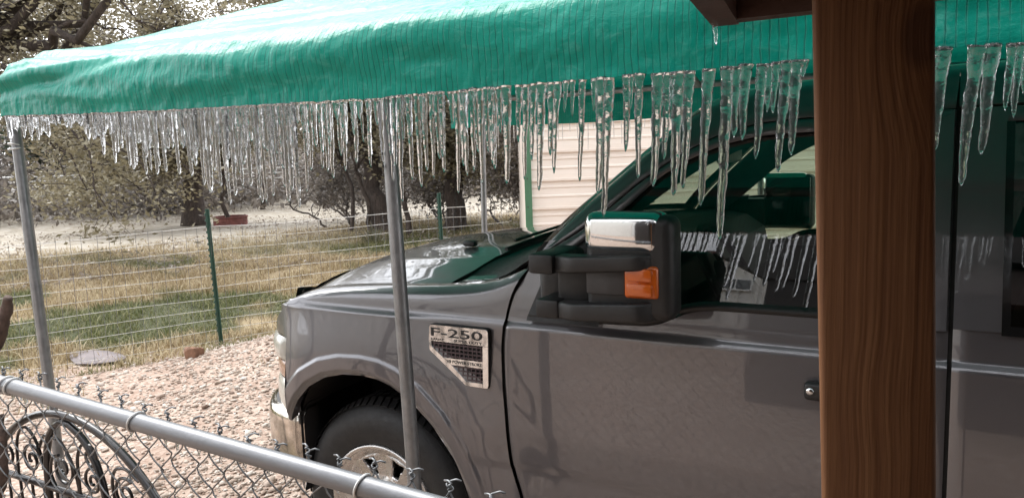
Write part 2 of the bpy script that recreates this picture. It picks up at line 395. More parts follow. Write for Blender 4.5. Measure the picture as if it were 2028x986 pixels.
def post_mat():
    mt, nt, b, o = new('stained_pine_post')
    # long growth rings bent round two knots, early wood pale, late wood dark
    p = coords(nt, (1, 1, 1)); sx = node(nt, 'SeparateXYZ'); nt.links.new(p, sx.inputs[0])
    wob = noise(nt, 1, 3, .55, coords(nt, (30, 30, 4.0)))
    big = noise(nt, 1, 2, .5, coords(nt, (16, 16, .8)))
    def kn(cx_, cz_, r_):
        v = node(nt, 'Combine' 'XYZ'); a = node(nt, 'Math', operation='SUBTRACT'); nt.links.new(sx.outputs[0], a.inputs[0]); a.inputs[1].default_value = cx_
        c_ = node(nt, 'Math', operation='SUBTRACT'); nt.links.new(sx.outputs[2], c_.inputs[0]); c_.inputs[1].default_value = cz_
        c2 = node(nt, 'Math', operation='MULTIPLY'); nt.links.new(c_.outputs[0], c2.inputs[0]); c2.inputs[1].default_value = .62
        nt.links.new(a.outputs[0], v.inputs[0]); nt.links.new(c2.outputs[0], v.inputs[2])
        l = node(nt, 'VectorMath', operation='LENGTH'); nt.links.new(v.outputs[0], l.inputs[0])
        g = node(nt, 'MapRange'); g.inputs['From Min'].default_value = 0; g.inputs['From Max'].default_value = r_; g.inputs['To Min'].default_value = 1; g.inputs['To Max'].default_value = 0
        g.interpolation_type = 'SMOOTHSTEP'; nt.links.new(l.outputs['Value'], g.inputs['Value']); return g.outputs['Result']
    k1 = kn(.020, 1.865, .075); k2 = kn(-.012, 1.53, .05)
    def mul(a_, f_, add=None):
        m_ = node(nt, 'Math', operation='MULTIPLY_ADD'); nt.links.new(a_, m_.inputs[0]); m_.inputs[1].default_value = f_
        if add is None: m_.inputs[2].default_value = 0
        else: nt.links.new(add, m_.inputs[2])
        return m_.outputs[0]
    xw = mul(big, .008, mul(wob, .003, mul(k1, .022, mul(k2, .005, sx.outputs[0]))))
    cv = node(nt, 'CombineXYZ'); nt.links.new(xw, cv.inputs[0]); nt.links.new(sx.outputs[1], cv.inputs[1]); zz_ = mul(sx.outputs[2], .006); nt.links.new(zz_, cv.inputs[2])
    rgn = node(nt, 'TexNoise'); rgn.inputs['Scale'].default_value = 85; rgn.inputs['Detail'].default_value = 3; rgn.inputs['Roughness'].default_value = .7; nt.links.new(cv.outputs[0], rgn.inputs['Vector'])
    rg = node(nt, 'MapRange'); rg.inputs['From Min'].default_value = .3; rg.inputs['From Max'].default_value = .7; nt.links.new(rgn.outputs[0], rg.inputs['Value'])
    fib = noise(nt, 1, 4, .7, coords(nt, (240, 240, 7)))
    c = ramp(nt, rg.outputs[0], [(.0, (.070, .028, .011)), (.3, (.110, .046, .017)), (.6, (.135, .060, .024)), (1, (.155, .073, .030))])
    c = mixc(nt, ramp(nt, fib, [(.36, .5), (.60, 0.0)]), c, (.070, .025, .009))
    c = mixc(nt, ramp(nt, big, [(.5, 0.0), (.8, .30)]), c, (.070, .026, .010))
    c = mixc(nt, ramp(nt, k1, [(.80, 0.0), (.92, .7)]), c, (.040, .014, .006))
    nt.links.new(c, b.inputs['Base Color']); b.inputs['Roughness'].default_value = .75; b.inputs['Specular IOR Level'].default_value = .25
    bump(nt, b, mul(fib, .5, rg.outputs[0]), .35, .002); return mt
M['post'] = post_mat()

# ------------------------------------------------------------------ ground: one sheet to the horizon
FP = np.array([-6.02, 4.84]); FD = np.array([.456, .890]); FN = np.array([-.890, .456])    # wire fence line: point, direction, outward normal
def fdist(x, y): return (x-FP[0])*FN[0]+(y-FP[1])*FN[1]
def ground_z(x, y):
    d = fdist(x, y)
    return .012*(vnoise(x*1.3, y*1.3, 3)-.5) + .24*np.exp(-(((x+4.75)/.75)**2+((y-4.9)/.9)**2)) + (.22*vnoise(x*.42, y*.42, 5)+.07*vnoise(x*1.6, y*1.6, 6))*sstep(.2, 2.5, d)*sstep(14, 7, d) + .05*np.exp(-((d+.55)/.45)**2)*vnoise(x*.9, y*.9, 8)
def green_amt(x, y):
    d = fdist(x, y); n = vnoise(x*.8, y*.8, 21)*.6+vnoise(x*2.3, y*2.3, 22)*.4
    return np.clip(sstep(.46, .62, n+.20*np.exp(-((d-1.4)/1.5)**2)-.06*sstep(3, 6, d)), 0, 1)
xs = np.concatenate([[-600, -300, -150, -90], np.linspace(-60, -14, 70), np.linspace(-13.8, 1, 190), np.linspace(1.5, 20, 20), [60, 150, 400]])
ys = np.concatenate([[-400, -100, -40, -20], np.linspace(-12, 0, 16), np.linspace(.1, 14, 170), np.linspace(14.3, 60, 70), [90, 150, 300, 600]])
X, Y = np.meshgrid(xs, ys)
V, F = gridf(np.stack([X, Y, ground_z(X, Y)], -1))
g = mk('ground', V, F[:, ::1], M['ground'], recenter=False); tag(g, None, None, kind='structure')
def vattr(o, name, val):
    a = o.data.attributes.new(name, 'FLOAT', 'POINT'); a.data.foreach_set('value', np.asarray(val, np.float32).ravel())
d = fdist(X, Y); jag = (vnoise(X*1.7, Y*1.7, 31)-.5)*.9+(vnoise(X*5, Y*5, 32)-.5)*.4
vattr(g, 'grassy', sstep(-.15, .25, d+jag*.6)); vattr(g, 'green', green_amt(X, Y)*sstep(13, 6, d))
dist = np.hypot(X, Y)
vattr(g, 'frost', sstep(5.0, 10.0, d+jag*3.0)); vattr(g, 'road', sstep(1.6, .8, np.abs(dist-38+jag))*sstep(-20, -26, X))

# ------------------------------------------------------------------ gravel and grass (uncountable)
def ico():
    bm = bmesh.new(); bmesh.ops.create_icosphere(bm, subdivisions=1, radius=1); bm.verts.index_update()
    V = np.array([v.co[:] for v in bm.verts]); F = np.array([[v.index for v in f.verts] for f in bm.faces]); bm.free(); return V, F
IV, IF = ico()
def scatter_stones(name, P, size, mat):
    n = len(P); V = np.empty((n, 12, 3)); a = rng.uniform(0, 2*np.pi, n); ca, sa = np.cos(a), np.sin(a)
    B = IV[None]*(1+rng.uniform(-.32, .32, (n, 12, 1)))*np.stack([rng.uniform(.8, 1.35, n), rng.uniform(.65, 1.0, n), rng.uniform(.38, .7, n)], -1)[:, None]*size[:, None, None]
    t = rng.uniform(-.5, .5, n); B = np.stack([B[..., 0]*np.cos(t)[:, None]-B[..., 2]*np.sin(t)[:, None], B[..., 1], B[..., 0]*np.sin(t)[:, None]+B[..., 2]*np.cos(t)[:, None]], -1)
    V[..., 0] = B[..., 0]*ca[:, None]-B[..., 1]*sa[:, None]+P[:, 0:1]; V[..., 1] = B[..., 0]*sa[:, None]+B[..., 1]*ca[:, None]+P[:, 1:2]; V[..., 2] = B[..., 2]+P[:, 2:3]
    F = (IF[None]+12*np.arange(n)[:, None, None]).reshape(-1, 3)
    return mk(name, V.reshape(-1, 3), F, mat, smooth=False, recenter=False)
n = 60000
gx = rng.uniform(-7.6, -1.2, n); gy = rng.uniform(.95, 6.6, n); dd = fdist(gx, gy)
keep = (dd < .15+.35*(rng.random(n)-.5)) & ((gx < -2.0) | (gy < 2.3))
gx, gy = gx[keep], gy[keep]
keep = rng.random(len(gx)) < .18+.95*vnoise(gx*1.4, gy*1.4, 40)**1.3
gx, gy = gx[keep], gy[keep]
sz = .007+.014*rng.random(len(gx))**2.4+.016*(rng.random(len(gx)) > .97)+.02*(rng.random(len(gx)) > .996)
o = scatter_stones('gravel', np.stack([gx, gy, ground_z(gx, gy)+sz*.15], -1), sz, M['stones'])
tag(o, 'pinkish tan limestone gravel spread over the driveway', 'gravel', kind='stuff')
def blades(name, P, h, wd, mat, green, lean=.6):
    n = len(P); a = rng.uniform(0, 2*np.pi, n); b = a+rng.uniform(.8, 2.2, n); le = rng.uniform(.1, lean, n)*h*1.3
    dx, dy = np.cos(a)*wd, np.sin(a)*wd; lx, ly = np.cos(b)*le, np.sin(b)*le
    V = np.empty((n, 5, 3))
    V[:, 0] = P+np.stack([-dx, -dy, 0*dx], -1); V[:, 1] = P+np.stack([dx, dy, 0*dx], -1)
    mid = P+np.stack([lx*.3, ly*.3, h*.62], -1)
    V[:, 2] = mid+np.stack([-dx*.7, -dy*.7, 0*dx], -1); V[:, 3] = mid+np.stack([dx*.7, dy*.7, 0*dx], -1); V[:, 4] = P+np.stack([lx, ly, h], -1)
    F = np.stack([[0, 1, 3], [0, 3, 2], [2, 3, 4]])[None]+5*np.arange(n)[:, None, None]
    o = mk(name, V.reshape(-1, 3), F.reshape(-1, 3), mat, smooth=False, recenter=False); vattr(o, 'green', np.repeat(green, 5)); return o
n = 260000
t = rng.uniform(-4.5, 8.5, n); dd = -.35+10.5*rng.random(n)**1.5
gx = FP[0]+FD[0]*t+FN[0]*dd; gy = FP[1]+FD[1]*t+FN[1]*dd
cl = vnoise(gx*1.8, gy*1.8, 51)*.5+vnoise(gx*5.5, gy*5.5, 52)*.5
keep = (rng.random(n) < np.clip(sstep(.2, .6, cl)*.85+.15+.35*green_amt(gx, gy), 0, 1)) & ((dd > .1) | (rng.random(n) < .25)) & (rng.random(n) < sstep(10.5, 5, dd))
gx, gy, dd, cl = gx[keep], gy[keep], dd[keep], cl[keep]; n = len(gx)
gr = green_amt(gx, gy)*sstep(8, 4.5, dd); gr = np.clip(gr+rng.uniform(-.25, .12, n), 0, 1)
h = (.03+.10*rng.random(n)**1.6)*(.25+1.3*cl)*np.where(gr > .5, .72, 1.0); P = np.stack([gx, gy, ground_z(gx, gy)], -1)
o = blades('grass', P, h, .0024+.0034*rng.random(n), M['grass'], gr, 1.3)
tag(o, 'tan and green winter grass beyond the wire fence', 'grass', kind='stuff')
n = 1500                                            # dry weeds on the gravel near the fence line and around the iron gate
t = rng.uniform(-3, 2.5, n); dd = -rng.random(n)**1.2*1.6; gx = FP[0]+FD[0]*t+FN[0]*dd; gy = FP[1]+FD[1]*t+FN[1]*dd
k2 = vnoise(gx*2.2, gy*2.2, 61) > .55; gx, gy = gx[k2], gy[k2]
gx = np.concatenate([gx, rng.uniform(-3.6, -2.3, 900)]); gy = np.concatenate([gy, rng.uniform(1.2, 2.0, 900)]); n = len(gx)
o = blades('weeds', np.stack([gx, gy, ground_z(gx, gy)], -1), rng.uniform(.03, .13, n), .002+.002*rng.random(n), M['grass'], (gx > -3.7)*rng.uniform(.2, .9, n), 1.6)
tag(o, 'sparse dry weeds poking through the gravel driveway', 'weeds', kind='stuff')

# ------------------------------------------------------------------ metal building beyond the truck
BC = np.array([-4.03, 7.30]); BD = np.array([math.cos(YAW), math.sin(YAW)]); BN = np.array([-math.sin(YAW), math.cos(YAW)])
def bpt(u, v, z): return (BC[0]+BD[0]*u+BN[0]*v, BC[1]+BD[1]*u+BN[1]*v, z)
bld = empty('metal_building', bpt(0, 0, 0), 'cream ribbed steel building with green corner trim behind the truck', 'building')
P = []; z = -.08
prof = []
while z < 3.3:
    prof += [(z, 0), (z+.045, -.002), (z+.095, 0), (z+.105, -.010), (z+.120, -.010), (z+.130, 0), (z+.195, 0), (z+.205, -.010), (z+.220, -.010), (z+.230, 0), (z+.262, 0), (z+.277, -.032), (z+.300, -.034)]
    z += .302
for i in range(len(prof)//13):                          # one sheet of siding per rib
    pr = prof[i*13:i*13+14]; MB().grid([[bpt(.05, v, z), bpt(11.0, v, z)] for z, v in pr]).build('siding_panel', M['siding'], bld, smooth=False)
mb = MB()
mb.add([bpt(u, v, z) for z in (0, 3.35) for u, v in ((-.0, -.05), (.075, -.05), (.075, .02), (-.0, .02))], [(0,1,5,4),(1,2,6,5),(2,3,7,6),(3,0,4,7),(4,5,6,7),(3,2,1,0)])
mb.build('corner_trim', M['trim_green'], bld, smooth=False)
mb = MB(); mb.add([bpt(.01, .03, 0), bpt(.01, 7, 0), bpt(.01, 7, 3.3), bpt(.01, 3.5, 4.2), bpt(.01, .03, 3.3)], [(0, 1, 2, 3, 4)])
mb.build('end_wall', M['siding'], bld, smooth=False)
mb = MB(); mb.add([bpt(-.25, -.3, 3.32), bpt(11.2, -.3, 3.32), bpt(11.2, 3.5, 4.25), bpt(-.25, 3.5, 4.25), bpt(-.25, 7.3, 3.32), bpt(11.2, 7.3, 3.32)], [(0,1,2,3),(3,2,5,4)])
mb.build('roof', M['trim_green'], bld, smooth=False)
for zz in np.arange(.28, 3.2, .302): MB().tube([bpt(.03, -.052, zz-.05), bpt(.03, -.062, zz-.05)], .008, 6).build('trim_screw', M['dark_post'], bld)

# ------------------------------------------------------------------ the house the photographer stands at, and the white house behind
wh = empty('white_house', (-8.3, -7.5, 0), 'tall white house with vertical siding, seen mirrored in the driver window', 'house')
mb = MB().box(-14, -2.72, -13, -7.5, 0, 7.66); mb.build('wall', M['white_siding'], wh, smooth=False)
for i in range(36):
    x = -13.9+i*.315
    MB().box(x, x+.05, -7.5, -7.475, 0, 7.65).build('batten', M['white_siding'], wh, smooth=False)
mb = MB().box(-14.3, -2.45, -7.56, -7.42, 7.665, 7.83); fa = mb.build('fascia', M['house_roof'], wh, smooth=False)
mb = MB().add([(-14.3, -7.40, 7.84), (-2.45, -7.40, 7.84), (-2.45, -10.2, 9.9), (-14.3, -10.2, 9.9), (-2.45, -13.2, 7.84), (-14.3, -13.2, 7.84)], [(0,1,2,3), (3,2,4,5)])
mb.build('roof', M['metal_roof'], wh, smooth=False)
for x0 in (-3.50,):
    wn = MB().box(x0, x0+.56, -7.50, -7.44, 6.85, 7.15).build('window', M['tie'], wh, smooth=False)
    for k in (0, 1): MB().box(x0+.03+k*.265, x0+.265+k*.265, -7.443, -7.43, 6.885, 7.115).build('pane', M['pane'], wn, smooth=False)

bh = empty('brown_house', (1.5, -2.0, 0), 'dark brown house with gable wall behind the porch post', 'house')
MB().prism([(-1.43, 0), (4.4, 0), (4.4, 3.9), (-1.43, 3.9)], -2.03, -2.0).build('wall', M['soffit'], bh, smooth=False)
MB().box(-.9, 4.38, -8.0, -2.04, 0, 3.9).build('body', M['soffit'], bh, smooth=False)
MB().box(1.35, 4.39, -1.99, 1.05, 0, 2.0).build('shade_wall', M['soffit'], bh, smooth=False)  # unseen wall added to darken the post and the truck's right end
MB().prism([(-1.45, 3.91), (-1.95, 4.22), (-1.95, 4.60), (1.5, 6.4), (4.95, 4.6), (4.95, 3.91)], -2.05, -1.98).build('gable', M['soffit'], bh, smooth=False)
MB().prism([(-1.0, 3.91), (-1.0, 4.9), (1.5, 6.35), (4.9, 4.6), (4.9, 3.91)], -8.2, -2.06).build('roof', M['fascia'], bh, smooth=False)

por = empty('porch_roof', (1.2, .0, 1.95), 'dark brown porch roof corner with fascia boards at the upper edge of the picture', 'porch')
mb = MB().box(-.305, 3.0, 1.170, 1.208, 1.952, 2.11); mb.build('fascia_board', M['fascia'], por, smooth=False)
mb = MB(); a = np.array([-.33, 1.206]); b = np.array([-.02, -.75]); nn = np.array([.038, .006])
mb.add([(*a, 1.950), (*(a+nn), 1.950), (*(b+nn), 1.950), (*b, 1.950), (*a, 2.112), (*(a+nn), 2.112), (*(b+nn), 2.112), (*b, 2.112)], [(0,1,2,3),(7,6,5,4),(0,4,5,1),(1,5,6,2),(2,6,7,3),(3,7,4,0)])
mb.build('fascia_board', M['fascia'], por, smooth=False)
mb = MB().add([(-.36, 1.24, 2.115), (3.0, 1.24, 2.115), (3.0, -2.0, 2.45), (-.04, -2.0, 2.45), (-.36, 1.24, 2.15), (3.0, 1.24, 2.15), (3.0, -2.0, 2.485), (-.04, -2.0, 2.485)], [(0,1,2,3),(7,6,5,4),(0,4,5,1),(1,5,6,2),(2,6,7,3),(3,7,4,0)])
mb.build('roof_deck', M['soffit'], por, smooth=False)
for i in range(5):
    x = .1+i*.6; mb = MB().add([(x, 1.165, 2.0), (x+.04, 1.165, 2.0), (x+.04, -1.99, 2.33), (x, -1.99, 2.33), (x, 1.165, 2.11), (x+.04, 1.165, 2.11), (x+.04, -1.99, 2.44), (x, -1.99, 2.44)], [(3,2,1,0),(4,5,6,7),(0,1,5,4),(1,2,6,5),(2,3,7,6),(3,0,4,7)])
    mb.build('rafter', M['soffit'], por, smooth=False)

# the stained timber post
pw = .1010
V, F = rbox(-pw/2, pw/2, -pw/2, pw/2, 0, 2.02, .006, 3)
a = R_(9.0); V = [(x*math.cos(a)-y*math.sin(a)-.079+(1.9-z)*.033, x*math.sin(a)+y*math.cos(a)+.840, z) for x, y, z in V]
po = mk('porch_post', V, F, M['post'], None, True, 40); tag(po, 'brown stained square timber post in front of the truck door', 'post')

# ------------------------------------------------------------------ truck
TC = 3.145                                              # centreline
trk = empty('pickup_truck', (-.2, TC, 0), 'dark grey pickup truck with folded tow mirror under green tarp canopy', 'truck')
PL = [(-2.75, 1.015), (-2.735, .90), (-2.70, .72), (-2.65, .52), (-2.59, .36), (-2.53, .24), (-2.46, .14), (-2.39, .07), (-2.33, .032), (-2.262, .008), (-2.18, 0), (4, 0)]
def plan(x): return sitp(x, PL)
SIDE = [(.36, .075), (.45, .045), (.52, .018), (.60, .006), (.72, .004), (.735, .000), (.85, -.006), (1.0, -.004), (1.10, .000), (1.185, .004), (1.196, .004), (1.219, .021), (1.225, .0215), (1.26, .026), (1.30, .034)]
def side_y(z): return 2.128+itp(z, SIDE)
ARCH = [(-2.2625, .745), (-2.255, .765), (-2.235, .802), (-2.205, .843), (-2.141, .905), (-2.055, .951), (-1.964, .973), (-1.867, .979), (-1.793, .974), (-1.73, .957), (-1.644, .915), (-1.553, .838), (-1.476, .735), (-1.435, .645), (-1.413, .575), (-1.402, .50), (-1.398, .40)]
AX = np.array([p[0] for p in ARCH]); AZ = np.array([p[1] for p in ARCH])
AP = np.stack([np.interp(np.linspace(0, 1, 260), np.linspace(0, 1, len(AX)), AX), np.interp(np.linspace(0, 1, 260), np.linspace(0, 1, len(AX)), AZ)], -1)
def flare(x, z):
    x = np.asarray(x, float); z = np.asarray(z, float)
    dd = np.sqrt(((x[..., None]-AP[:, 0])**2+(z[..., None]-AP[:, 1])**2).min(-1))
    return -.008*sstep(.072, .058, dd)-.030*sstep(.34, .03, dd)+.008*sstep(.016, 0, dd)
GAP = [(.36, -1.20), (.50, -1.205), (.622, -1.223), (.741, -1.255), (.882, -1.268), (1.013, -1.278), (1.116, -1.280), (1.209, -1.271), (1.302, -1.247), (1.358, -1.219), (1.422, -1.182), (1.47, -1.150)]
def gapx(z): return sitp(z, GAP)
ZS = [(-2.75, 1.00), (-2.62, 1.02), (-2.50, 1.06), (-2.43, 1.10), (-2.38, 1.15), (-2.30, 1.205), (-2.20, 1.248), (-2.04, 1.276), (-1.85, 1.291), (-1.55, 1.308), (-1.42, 1.322), (-1.347, 1.340), (-1.302, 1.361), (-1.26, 1.388), (-1.22, 1.412)]
def zs(x): return sitp(x, ZS)
# near fender: columns along the truck, rows from the wheel arch up over the shoulder
cols = np.concatenate([np.linspace(-2.50, -2.275, 26), [-2.2640], AX[0]+(AX[-5]-AX[0])*(.5-.5*np.cos(np.linspace(0, np.pi, 120))), ])
cols = np.concatenate([cols, [-1.4135]]); cols = np.unique(np.round(cols, 5))
NL, NU = 64, 22
def upper(x, k):
    """section above the crease: k 0..1 from crease to the hood shut line, returns (dy, z)"""
    zt = zs(x); c = 1.196
    pts = [(0, .004, c), (.14, .021, min(c+.024, zt)), (.35, .027, c+.45*(zt-c)+.01), (.6, .040, c+.80*(zt-c)), (.78, .070, c+.955*(zt-c)), (1.0, .125, zt)]
    ks = [p[0] for p in pts]; return np.interp(k, ks, [p[1] for p in pts]), np.interp(k, ks, [p[2] for p in pts])
def smooth_upper(x, k): 
    a = 0; b = 0
    for s_ in (-.05, -.025, 0, .025, .05):
        dy, z = upper(x, np.clip(k+s_*np.clip((k-.14)*4, 0, 1), 0, 1)); a += dy/5; b += z/5
    return a, b
P = []
kk = np.linspace(0, 1, NU)
for x in cols:
    front = x < -2.2635
    zl = 1.072 if front else float(np.interp(x, AX, AZ))
    v = np.linspace(0, 1, NL); z = zl+(1.196-zl)*v
    if front and zs(x) < 1.2: z = zl+(max(zs(x)-.03, zl+.01)-zl)*v
    y = side_y(z)+plan(x)+flare(np.full_like(z, x), z)*(1 if not front else sstep(-2.34, -2.264, x))
    col = [(x, yy, zz) for yy, zz in zip(y, z)]
    y0, z0 = y[-1], z[-1]
    dy, zz = smooth_upper(x, kk)
    if front: zz = z0+(1-(1-kk)**1.6)*(max(float(zs(x)), z0+.01)-z0)
    col += [(x, yy+plan(x)-.004+.000+2.128+(0), z_) for yy, z_ in zip(dy[1:], zz[1:])]
    P.append(col)
for u in np.linspace(0, 1, 40)[1:]:                       # behind the wheel: to the door gap
    zl = np.interp(u, [0, .12, 1], [.575, .40, .38]); v = np.linspace(0, 1, NL); z = zl+(1.196-zl)*v
    x = -1.4135+(gapx(z)-.004+1.4135)*u
    y = side_y(z)+flare(x, z); col = list(zip(x, y, z))
    xt = -1.4135+(gapx(1.30)-.004+1.4135)*u; dy, zz = smooth_upper(xt, kk)
    xx = -1.4135+(gapx(zz)-.004+1.4135)*u
    col += list(zip(xx[1:], (dy+2.124)[1:], zz[1:])); P.append(col)
FEN = np.array(P)
def mirrored(P):
    Q = np.array(P, float); Q[..., 1] = 2*TC-Q[..., 1]; return Q
def two_sided(name, P, mat, parent, lab=None, **k):
    V, F = gridf(P); a = mk(name, V, F, mat, parent, **k)
    V, F = gridf(mirrored(P)); b = mk(name, V, F[:, ::-1], mat, parent, **k); return a, b
near_fender, far_fender = two_sided('fender', FEN, M['paint'], trk, sharp=50)
# arch lip turned inwards and dark liner
lip = []
for q in np.linspace(0, 1, 140):
    x = np.interp(q, np.linspace(0, 1, len(AX)), AX); z = np.interp(q, np.linspace(0, 1, len(AX)), AZ)
    y = side_y(z)+plan(x)+float(flare(np.array([x]), np.array([z]))[0]); lip.append([(x, y, z), (x+(.006 if x < -1.85 else -.006), y+.006, z-.008), (x, y+.035, z-.004), (x, y+.05, z)])
two_sided('arch_lip', lip, M['paint'], near_fender, sharp=60)
lin = []
for q in np.linspace(0, 1, 60):
    x = np.interp(q, np.linspace(0, 1, len(AX)), AX); z = np.interp(q, np.linspace(0, 1, len(AX)), AZ)+.012; y = side_y(z)+plan(x)
    lin.append([(x, y+.045, z), (x+( .02 if x < -1.85 else -.02), y+.2, z+.03), (x, y+.50, z+.02), (x, y+.52, z-.5)])
two_sided('wheel_well', lin, M['liner'], trk)
MB().box(-2.30, -1.36, 2.62, 3.67, .25, 1.05).build('chassis', M['liner'], trk, smooth=False)
MB().box(-2.40, -2.275, 2.27, 4.02, .40, .98).build('front_filler', M['liner'], trk, smooth=False)  # black filler box, added to shut out light and darken the wheel well
MB().box(-1.3, 2.9, 2.30, 3.99, .36, .52).build('underbody', M['liner'], trk, smooth=False)

# hood: crowned sheet from fender shut line over to the far side
def hood_z(x, s):                                        # s: 0 at near shut line .. 1 centre
    return zs(x)+itp(s, [(0, -.006), (.03, .004), (.10, .022), (.20, .050), (.30, .068), (.55, .083), (1, .090)])*(1 if x > -2.5 else 1)
P = []
for u in np.linspace(0, 1, 70):
    row = []
    for s in np.concatenate([np.linspace(0, .3, 22), np.linspace(.33, 1, 18)]):
        xr = itp(s, [(0, -1.565), (.06, -1.555), (.14, -1.54), (.4, -1.53), (1, -1.56)])
        xf = itp(s, [(0, -2.36), (.1, -2.43), (.25, -2.51), (.45, -2.59), (.7, -2.65), (1, -2.675)])
        x = xf+(xr-xf)*u; zsx = float(zs(x if x > -2.40 else -2.40+(x+2.40)*.28))
        y0 = 2.260+float(plan(max(x, -2.40)))*.8; y = y0+(TC-y0)*s
        z = zsx+float(itp(s, [(0, -.004), (.03, .004), (.10, .017), (.20, .036), (.30, .052), (.55, .076), (1, .092)]))
        z -= .055*float(sstep(.10, 0, u))*1.0
        row.append((x, y, z))
    P.append(row)
HP = np.array(P); HP = np.concatenate([HP, mirrored(HP)[:, -2::-1]], 1)
for it in range(3): HP[:, 1:-1, 2] = .25*HP[:, :-2, 2]+.5*HP[:, 1:-1, 2]+.25*HP[:, 2:, 2]
V, F = gridf(HP); hood = mk('hood', V, F[:, ::-1], M['paint'], trk)
# rear hood lip, shut line strip, washer nozzle and smoked bug deflector
MB().grid(np.stack([HP[-1], HP[-1]+np.array([.012, 0, -.02]), HP[-1]+np.array([.012, 0, -.06])])).build('hood_edge', M['gap'], hood)
mb = MB(); mb.grid([[(x, 2.245+float(plan(x))*.8, float(zs(x))-.006), (x, 2.268+float(plan(x))*.8, float(zs(x))-.012)] for x in np.linspace(-2.42, -1.55, 30)]); mb.build('shut_line', M['gap'], hood)
V, F = rbox(-1.80, -1.74, 2.70, 2.735, 1.372, 1.395, .008, 2); mk('washer_nozzle', V, F, M['black_plastic'], hood, True, 40)
df = []
for j in range(0, HP.shape[1]):
    p = HP[0, j]; q = HP[6, j]
    df.append([p+np.array([.02, 0, -.01]), p+np.array([-.035, 0, .018]), p+np.array([-.030, 0, .050]), q+np.array([-.045, 0, .034])])
MB().grid(df).build('bug_deflector', M['black_gloss'], hood)
# cowl
P = []
for j, s in enumerate(np.linspace(-1, 1, 31)):
    y = TC+s*.90; a = abs(s)
    xr = float(itp(1-a, [(0, -1.560), (.14, -1.545), (.4, -1.53), (1, -1.56)]))
    wx = -1.21-.17*(1-a*a); wz = 1.415+.035*(1-a*a)
    zz = float(zs(-1.5))+float(itp(1-a, [(0, -.0), (.10, .02), (.20, .045), (.30, .062), (.55, .076), (1, .083)]))
    P.append([(xr+.01+(wx-xr)*t, y, zz-.02+(wz-zz+.02)*t**1.3-.02*math.sin(t*math.pi)) for t in np.linspace(0, 1, 8)])
cw = MB(); cw.grid(P); cowl = cw.build('cowl', M['black_plastic'], trk)
for y0 in (2.45, 3.2):
    mb = MB().tube([(-1.44, y0, 1.405), (-1.40, y0+.25, 1.432), (-1.36, y0+.52, 1.452)], .008, 6); mb.tube([(-1.40, y0+.0, 1.440), (-1.345, y0+.6, 1.478)], .006, 6); mb.build('wiper', M['black_plastic'], cowl)
# body-colour strip between shoulder and cowl up to the pillar foot
P = [[(x, 2.249, float(zs(x))), (x+.01, 2.262, float(zs(x))-.004), (x+.03, 2.30, float(zs(x))+.004), (x+.04, 2.34, float(zs(x))+.012)] for x in np.linspace(-1.56, -1.215, 24)]
two_sided('cowl_corner', P, M['paint'], trk)

# doors -----------------------------------------------------------------
def gy(z): return 2.155+(np.asarray(z, float)-1.30)*.385
BELT = [(-1.30, 1.228), (-1.0, 1.231), (-.80, 1.236), (-.765, 1.243), (-.72, 1.262), (-.68, 1.282), (-.63, 1.293), (-.56, 1.297), (1.0, 1.296)]
def belt(x): return sitp(x, BELT)
def door_grid(x0f, x1, top, nc=90):
    P = []
    for u in np.linspace(0, 1, nc):
        col = []
        for v in np.concatenate([np.linspace(0, .80, 50), np.linspace(.805, 1, 30)]):
            xa = x0f(1.0)+(x1-x0f(1.0))*u; zt = top(xa); z = .40+(zt-.40)*v
            x = x0f(z); x = x+(x1-x)*u; edge = min((x-x0f(z)), (x1-x)); y = float(side_y(z)+flare(np.array([x]), np.array([z]))[0])
            y += .006*float(sstep(.008, 0, edge)); col.append((x, y, z))
        P.append(col)
    return P
dg = door_grid(lambda z: float(gapx(z))+.004, -.005, lambda x: float(belt(x)))
door, fdoor = two_sided('front_door', dg, M['paint'], trk, sharp=50)
# strip of door between the gap and the mirror sail, pillar foot
SAILX = [(1.22, -1.186), (1.236, -1.186), (1.391, -1.135), (1.48, -1.07)]
P = []
for z in np.linspace(1.215, 1.475, 30):
    a = float(gapx(z))+.004; b = float(itp(z, SAILX))+.004
    P.append([(a+(b-a)*u, (float(side_y(min(z, 1.30))) if z < 1.30 else float(gy(z))+.007)+.0*u, z) for u in np.linspace(0, 1, 6)])
two_sided('pillar_foot', P, M['paint'], door)
# dark backing behind all shut lines
def ribbon(pts, wd, dy, name, mat, parent):
    P = []
    for x, z in pts: 
        y = (float(side_y(z)) if z < 1.30 else float(gy(z)))+dy; P.append([(x-wd, y, z), (x+wd, y, z)])
    return two_sided(name, P, mat, parent)
ribbon([(float(gapx(z)), z) for z in np.linspace(.38, 1.47, 40)], .012, .012, 'shut_line', M['gap'], trk)
ribbon([(0.0, z) for z in np.linspace(.38, 1.86, 40)], .012, .012, 'shut_line', M['gap'], trk)
